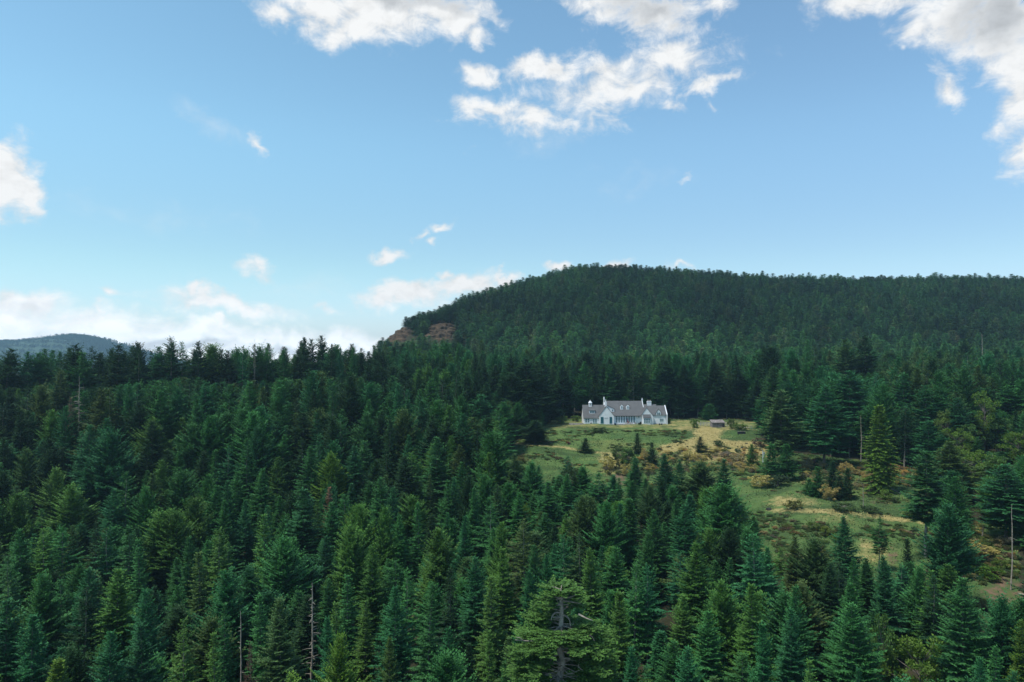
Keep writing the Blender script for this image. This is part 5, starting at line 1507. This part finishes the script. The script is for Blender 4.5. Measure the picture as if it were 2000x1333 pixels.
def fence(pxa, pya, pxb, pyb, n, h_, label, rails=3):
    A_ = hit(pxa, pya, 240); B_ = hit(pxb, pyb, 240)
    r_ = tag(empty("rail_fence", A_), label, 'fence')
    dx, dy = B_[0] - A_[0], B_[1] - A_[1]
    P = [(A_[0] + dx * i / n, A_[1] + dy * i / n) for i in range(n + 1)]
    P = [(a_ - A_[0], b2 - A_[1], g1(a_, b2) - A_[2]) for a_, b2 in P]
    for p_ in P:
        solid("post", M_RAIL, lambda b_: b_.box(p_[0] - 0.08, p_[0] + 0.08, p_[1] - 0.08, p_[1] + 0.08, p_[2] - 0.3, p_[2] + h_), r_)
    for j in range(rails):
        T_ = Tubes()
        zq = h_ * (0.30 + 0.62 * j / max(1, rails - 1))
        for a_, b2 in zip(P[:-1], P[1:]):
            T_.add(np.array([(a_[0], a_[1] - 0.12, a_[2] + zq), (b2[0], b2[1] - 0.12, b2[2] + zq)]), [0.075, 0.075], 5)
        link("rail", mk_mesh("rail", *T_.get(), [M_RAIL]), r_)
fence(1362, 832.5, 1387, 833.5, 4, 1.9, 'pale rail fence between the round shrub and the shed')
fence(1415, 833.5, 1426, 834, 2, 1.9, 'short pale rail fence right of the shed')
fence(1432, 837, 1474, 839, 6, 1.3, 'low rail fence along the lawn under the dark firs', 2)
x, y, z = hit(1448, 848, 240)
tr_ = tag(empty("water_trough", (x, y, z)), 'dark low trough on the green lawn below the fence', 'trough')
def tro(b_):
    b_.box(-1.6, 1.6, -0.5, 0.5, 0.0, 0.2)
    b_.box(-1.6, 1.6, -0.5, -0.4, 0.2, 0.95); b_.box(-1.6, 1.6, 0.4, 0.5, 0.2, 0.95); b_.box(-1.6, -1.5, -0.4, 0.4, 0.2, 0.95); b_.box(1.5, 1.6, -0.4, 0.4, 0.2, 0.95)
solid("basin", M_DARK, tro, tr_)
solid("rim", M_WOOD, lambda b_: (b_.box(-1.7, 1.7, -0.6, -0.38, 0.95, 1.02), b_.box(-1.7, 1.7, 0.38, 0.6, 0.95, 1.02)), tr_)
x, y, z = hit(1490, 905, 200)
k = y / F
sg = tag(empty("sign_post", (x, y, z - 0.1)), 'white post with a small pale box at the edge of the knoll', 'post')
solid("post", M_SIGN, lambda b_: b_.box(-0.14, 0.14, -0.14, 0.14, 0, 24 * k), sg)
solid("box", M_SIGN, lambda b_: (b_.box(0.05, 0.62, -0.3, 0.22, 14.5 * k, 20 * k), b_.box(0.0, 0.68, -0.36, 0.28, 20 * k, 20.7 * k)), sg)
# fallen logs and stumps
def log(pa, pb, r, label, m_=None):
    A_ = hit(*pa, 100); B_ = hit(*pb, 100)
    T_ = Tubes()
    q = np.linspace(0, 1, 6)[:, None]
    P = np.array([0, 0, r * 0.7]) + q * (np.array(B_) - np.array(A_))
    P[:, 2] += np.linspace(0.5, 0, 6) * r
    T_.add(P, np.linspace(r, r * 0.6, 6), 8)
    o = link("fallen_log", mk_mesh("fallen_log", *T_.get(), [m_ or M_GREYWOOD], smooth=True), loc=A_)
    tag(o, label, 'log')
log((1736, 955), (1759, 967), 0.26, 'pale fallen log on the shelf below the dark wood')
log((1988, 1165), (2012, 1167), 0.22, 'pale log lying on the red soil at the right edge')
log((1180, 962), (1218, 970), 0.35, 'brown fallen log on the bare soil in the lower meadow', M_BARK)
def boulder(px, pb, w, label, seed, m_=None):
    x, y, z = hit(px, pb, 100)
    r = w / F * y / 2
    n1_, n2_ = 18, 10
    vs = []
    for p_ in np.linspace(-0.9, math.pi / 2, n2_):
        for t_ in np.linspace(0, 2 * math.pi, n1_, endpoint=False):
            d = Vector((math.cos(p_) * math.cos(t_), math.cos(p_) * math.sin(t_), math.sin(p_) * 0.7))
            kk = 1 + 0.3 * mnoise.noise(d * 1.8 + Vector((seed, 0, 0)))
            vs.append(tuple(d * r * kk))
    i = np.arange(n2_ - 1)[:, None] * n1_ + np.arange(n1_)[None]; j = np.arange(n2_ - 1)[:, None] * n1_ + (np.arange(n1_)[None] + 1) % n1_
    o = link("boulder", mk_mesh("boulder", np.array(vs), np.stack([i, j, j + n1_, i + n1_], -1).reshape(-1, 4), [m_ or M_BOULD], smooth=True), loc=(x, y, z))
    tag(o, label, 'boulder')
M_BOULD = simple("dark_boulder", (0.03, 0.032, 0.03), 0.9, 0.1, 1.0, 0.4)
boulder(1502, 996, 11, 'dark boulder at the left end of the track on the shelf meadow', 1)
boulder(1458, 867, 5, 'small dark boulder in the dry grass left of the brown bush', 2)
boulder(1449, 876, 5, 'small dark boulder lower on the dry grass of the knoll', 3)

# ------------------------------------------------------------------ air
HZ_D = 1.05e-4
b_ = MB(); b_.box(-4100, 4100, -600, 4760, -80, 132)
hm = bpy.data.materials.new("haze")
hm.use_nodes = True
t = NT(hm.node_tree)
t.n.clear()
pv = t.new('ShaderNodeVolumePrincipled')
pv.inputs['Color'].default_value = (0.50, 0.80, 1.0, 1)
pv.inputs['Density'].default_value = HZ_D
pv.inputs['Anisotropy'].default_value = 0.2
mo = t.new('ShaderNodeOutputMaterial')
t.l.new(pv.outputs[0], mo.inputs['Volume'])
tag(b_.build("haze", hm), "thin blue air haze over the valley", 'haze', kind='stuff')
for t_ in trees:
    if abs(t_.px - 1368) < 14 and t_.py < 860 and t_.pb > 825 and t_.y < 340: print("DBG", t_.px, t_.py, t_.pb, t_.y, t_.H, t_.dia, t_.form, t_.listed)
print("TREES", len(trees), "single", len(singles), "listed", len(LISTED), "hill", len(items))
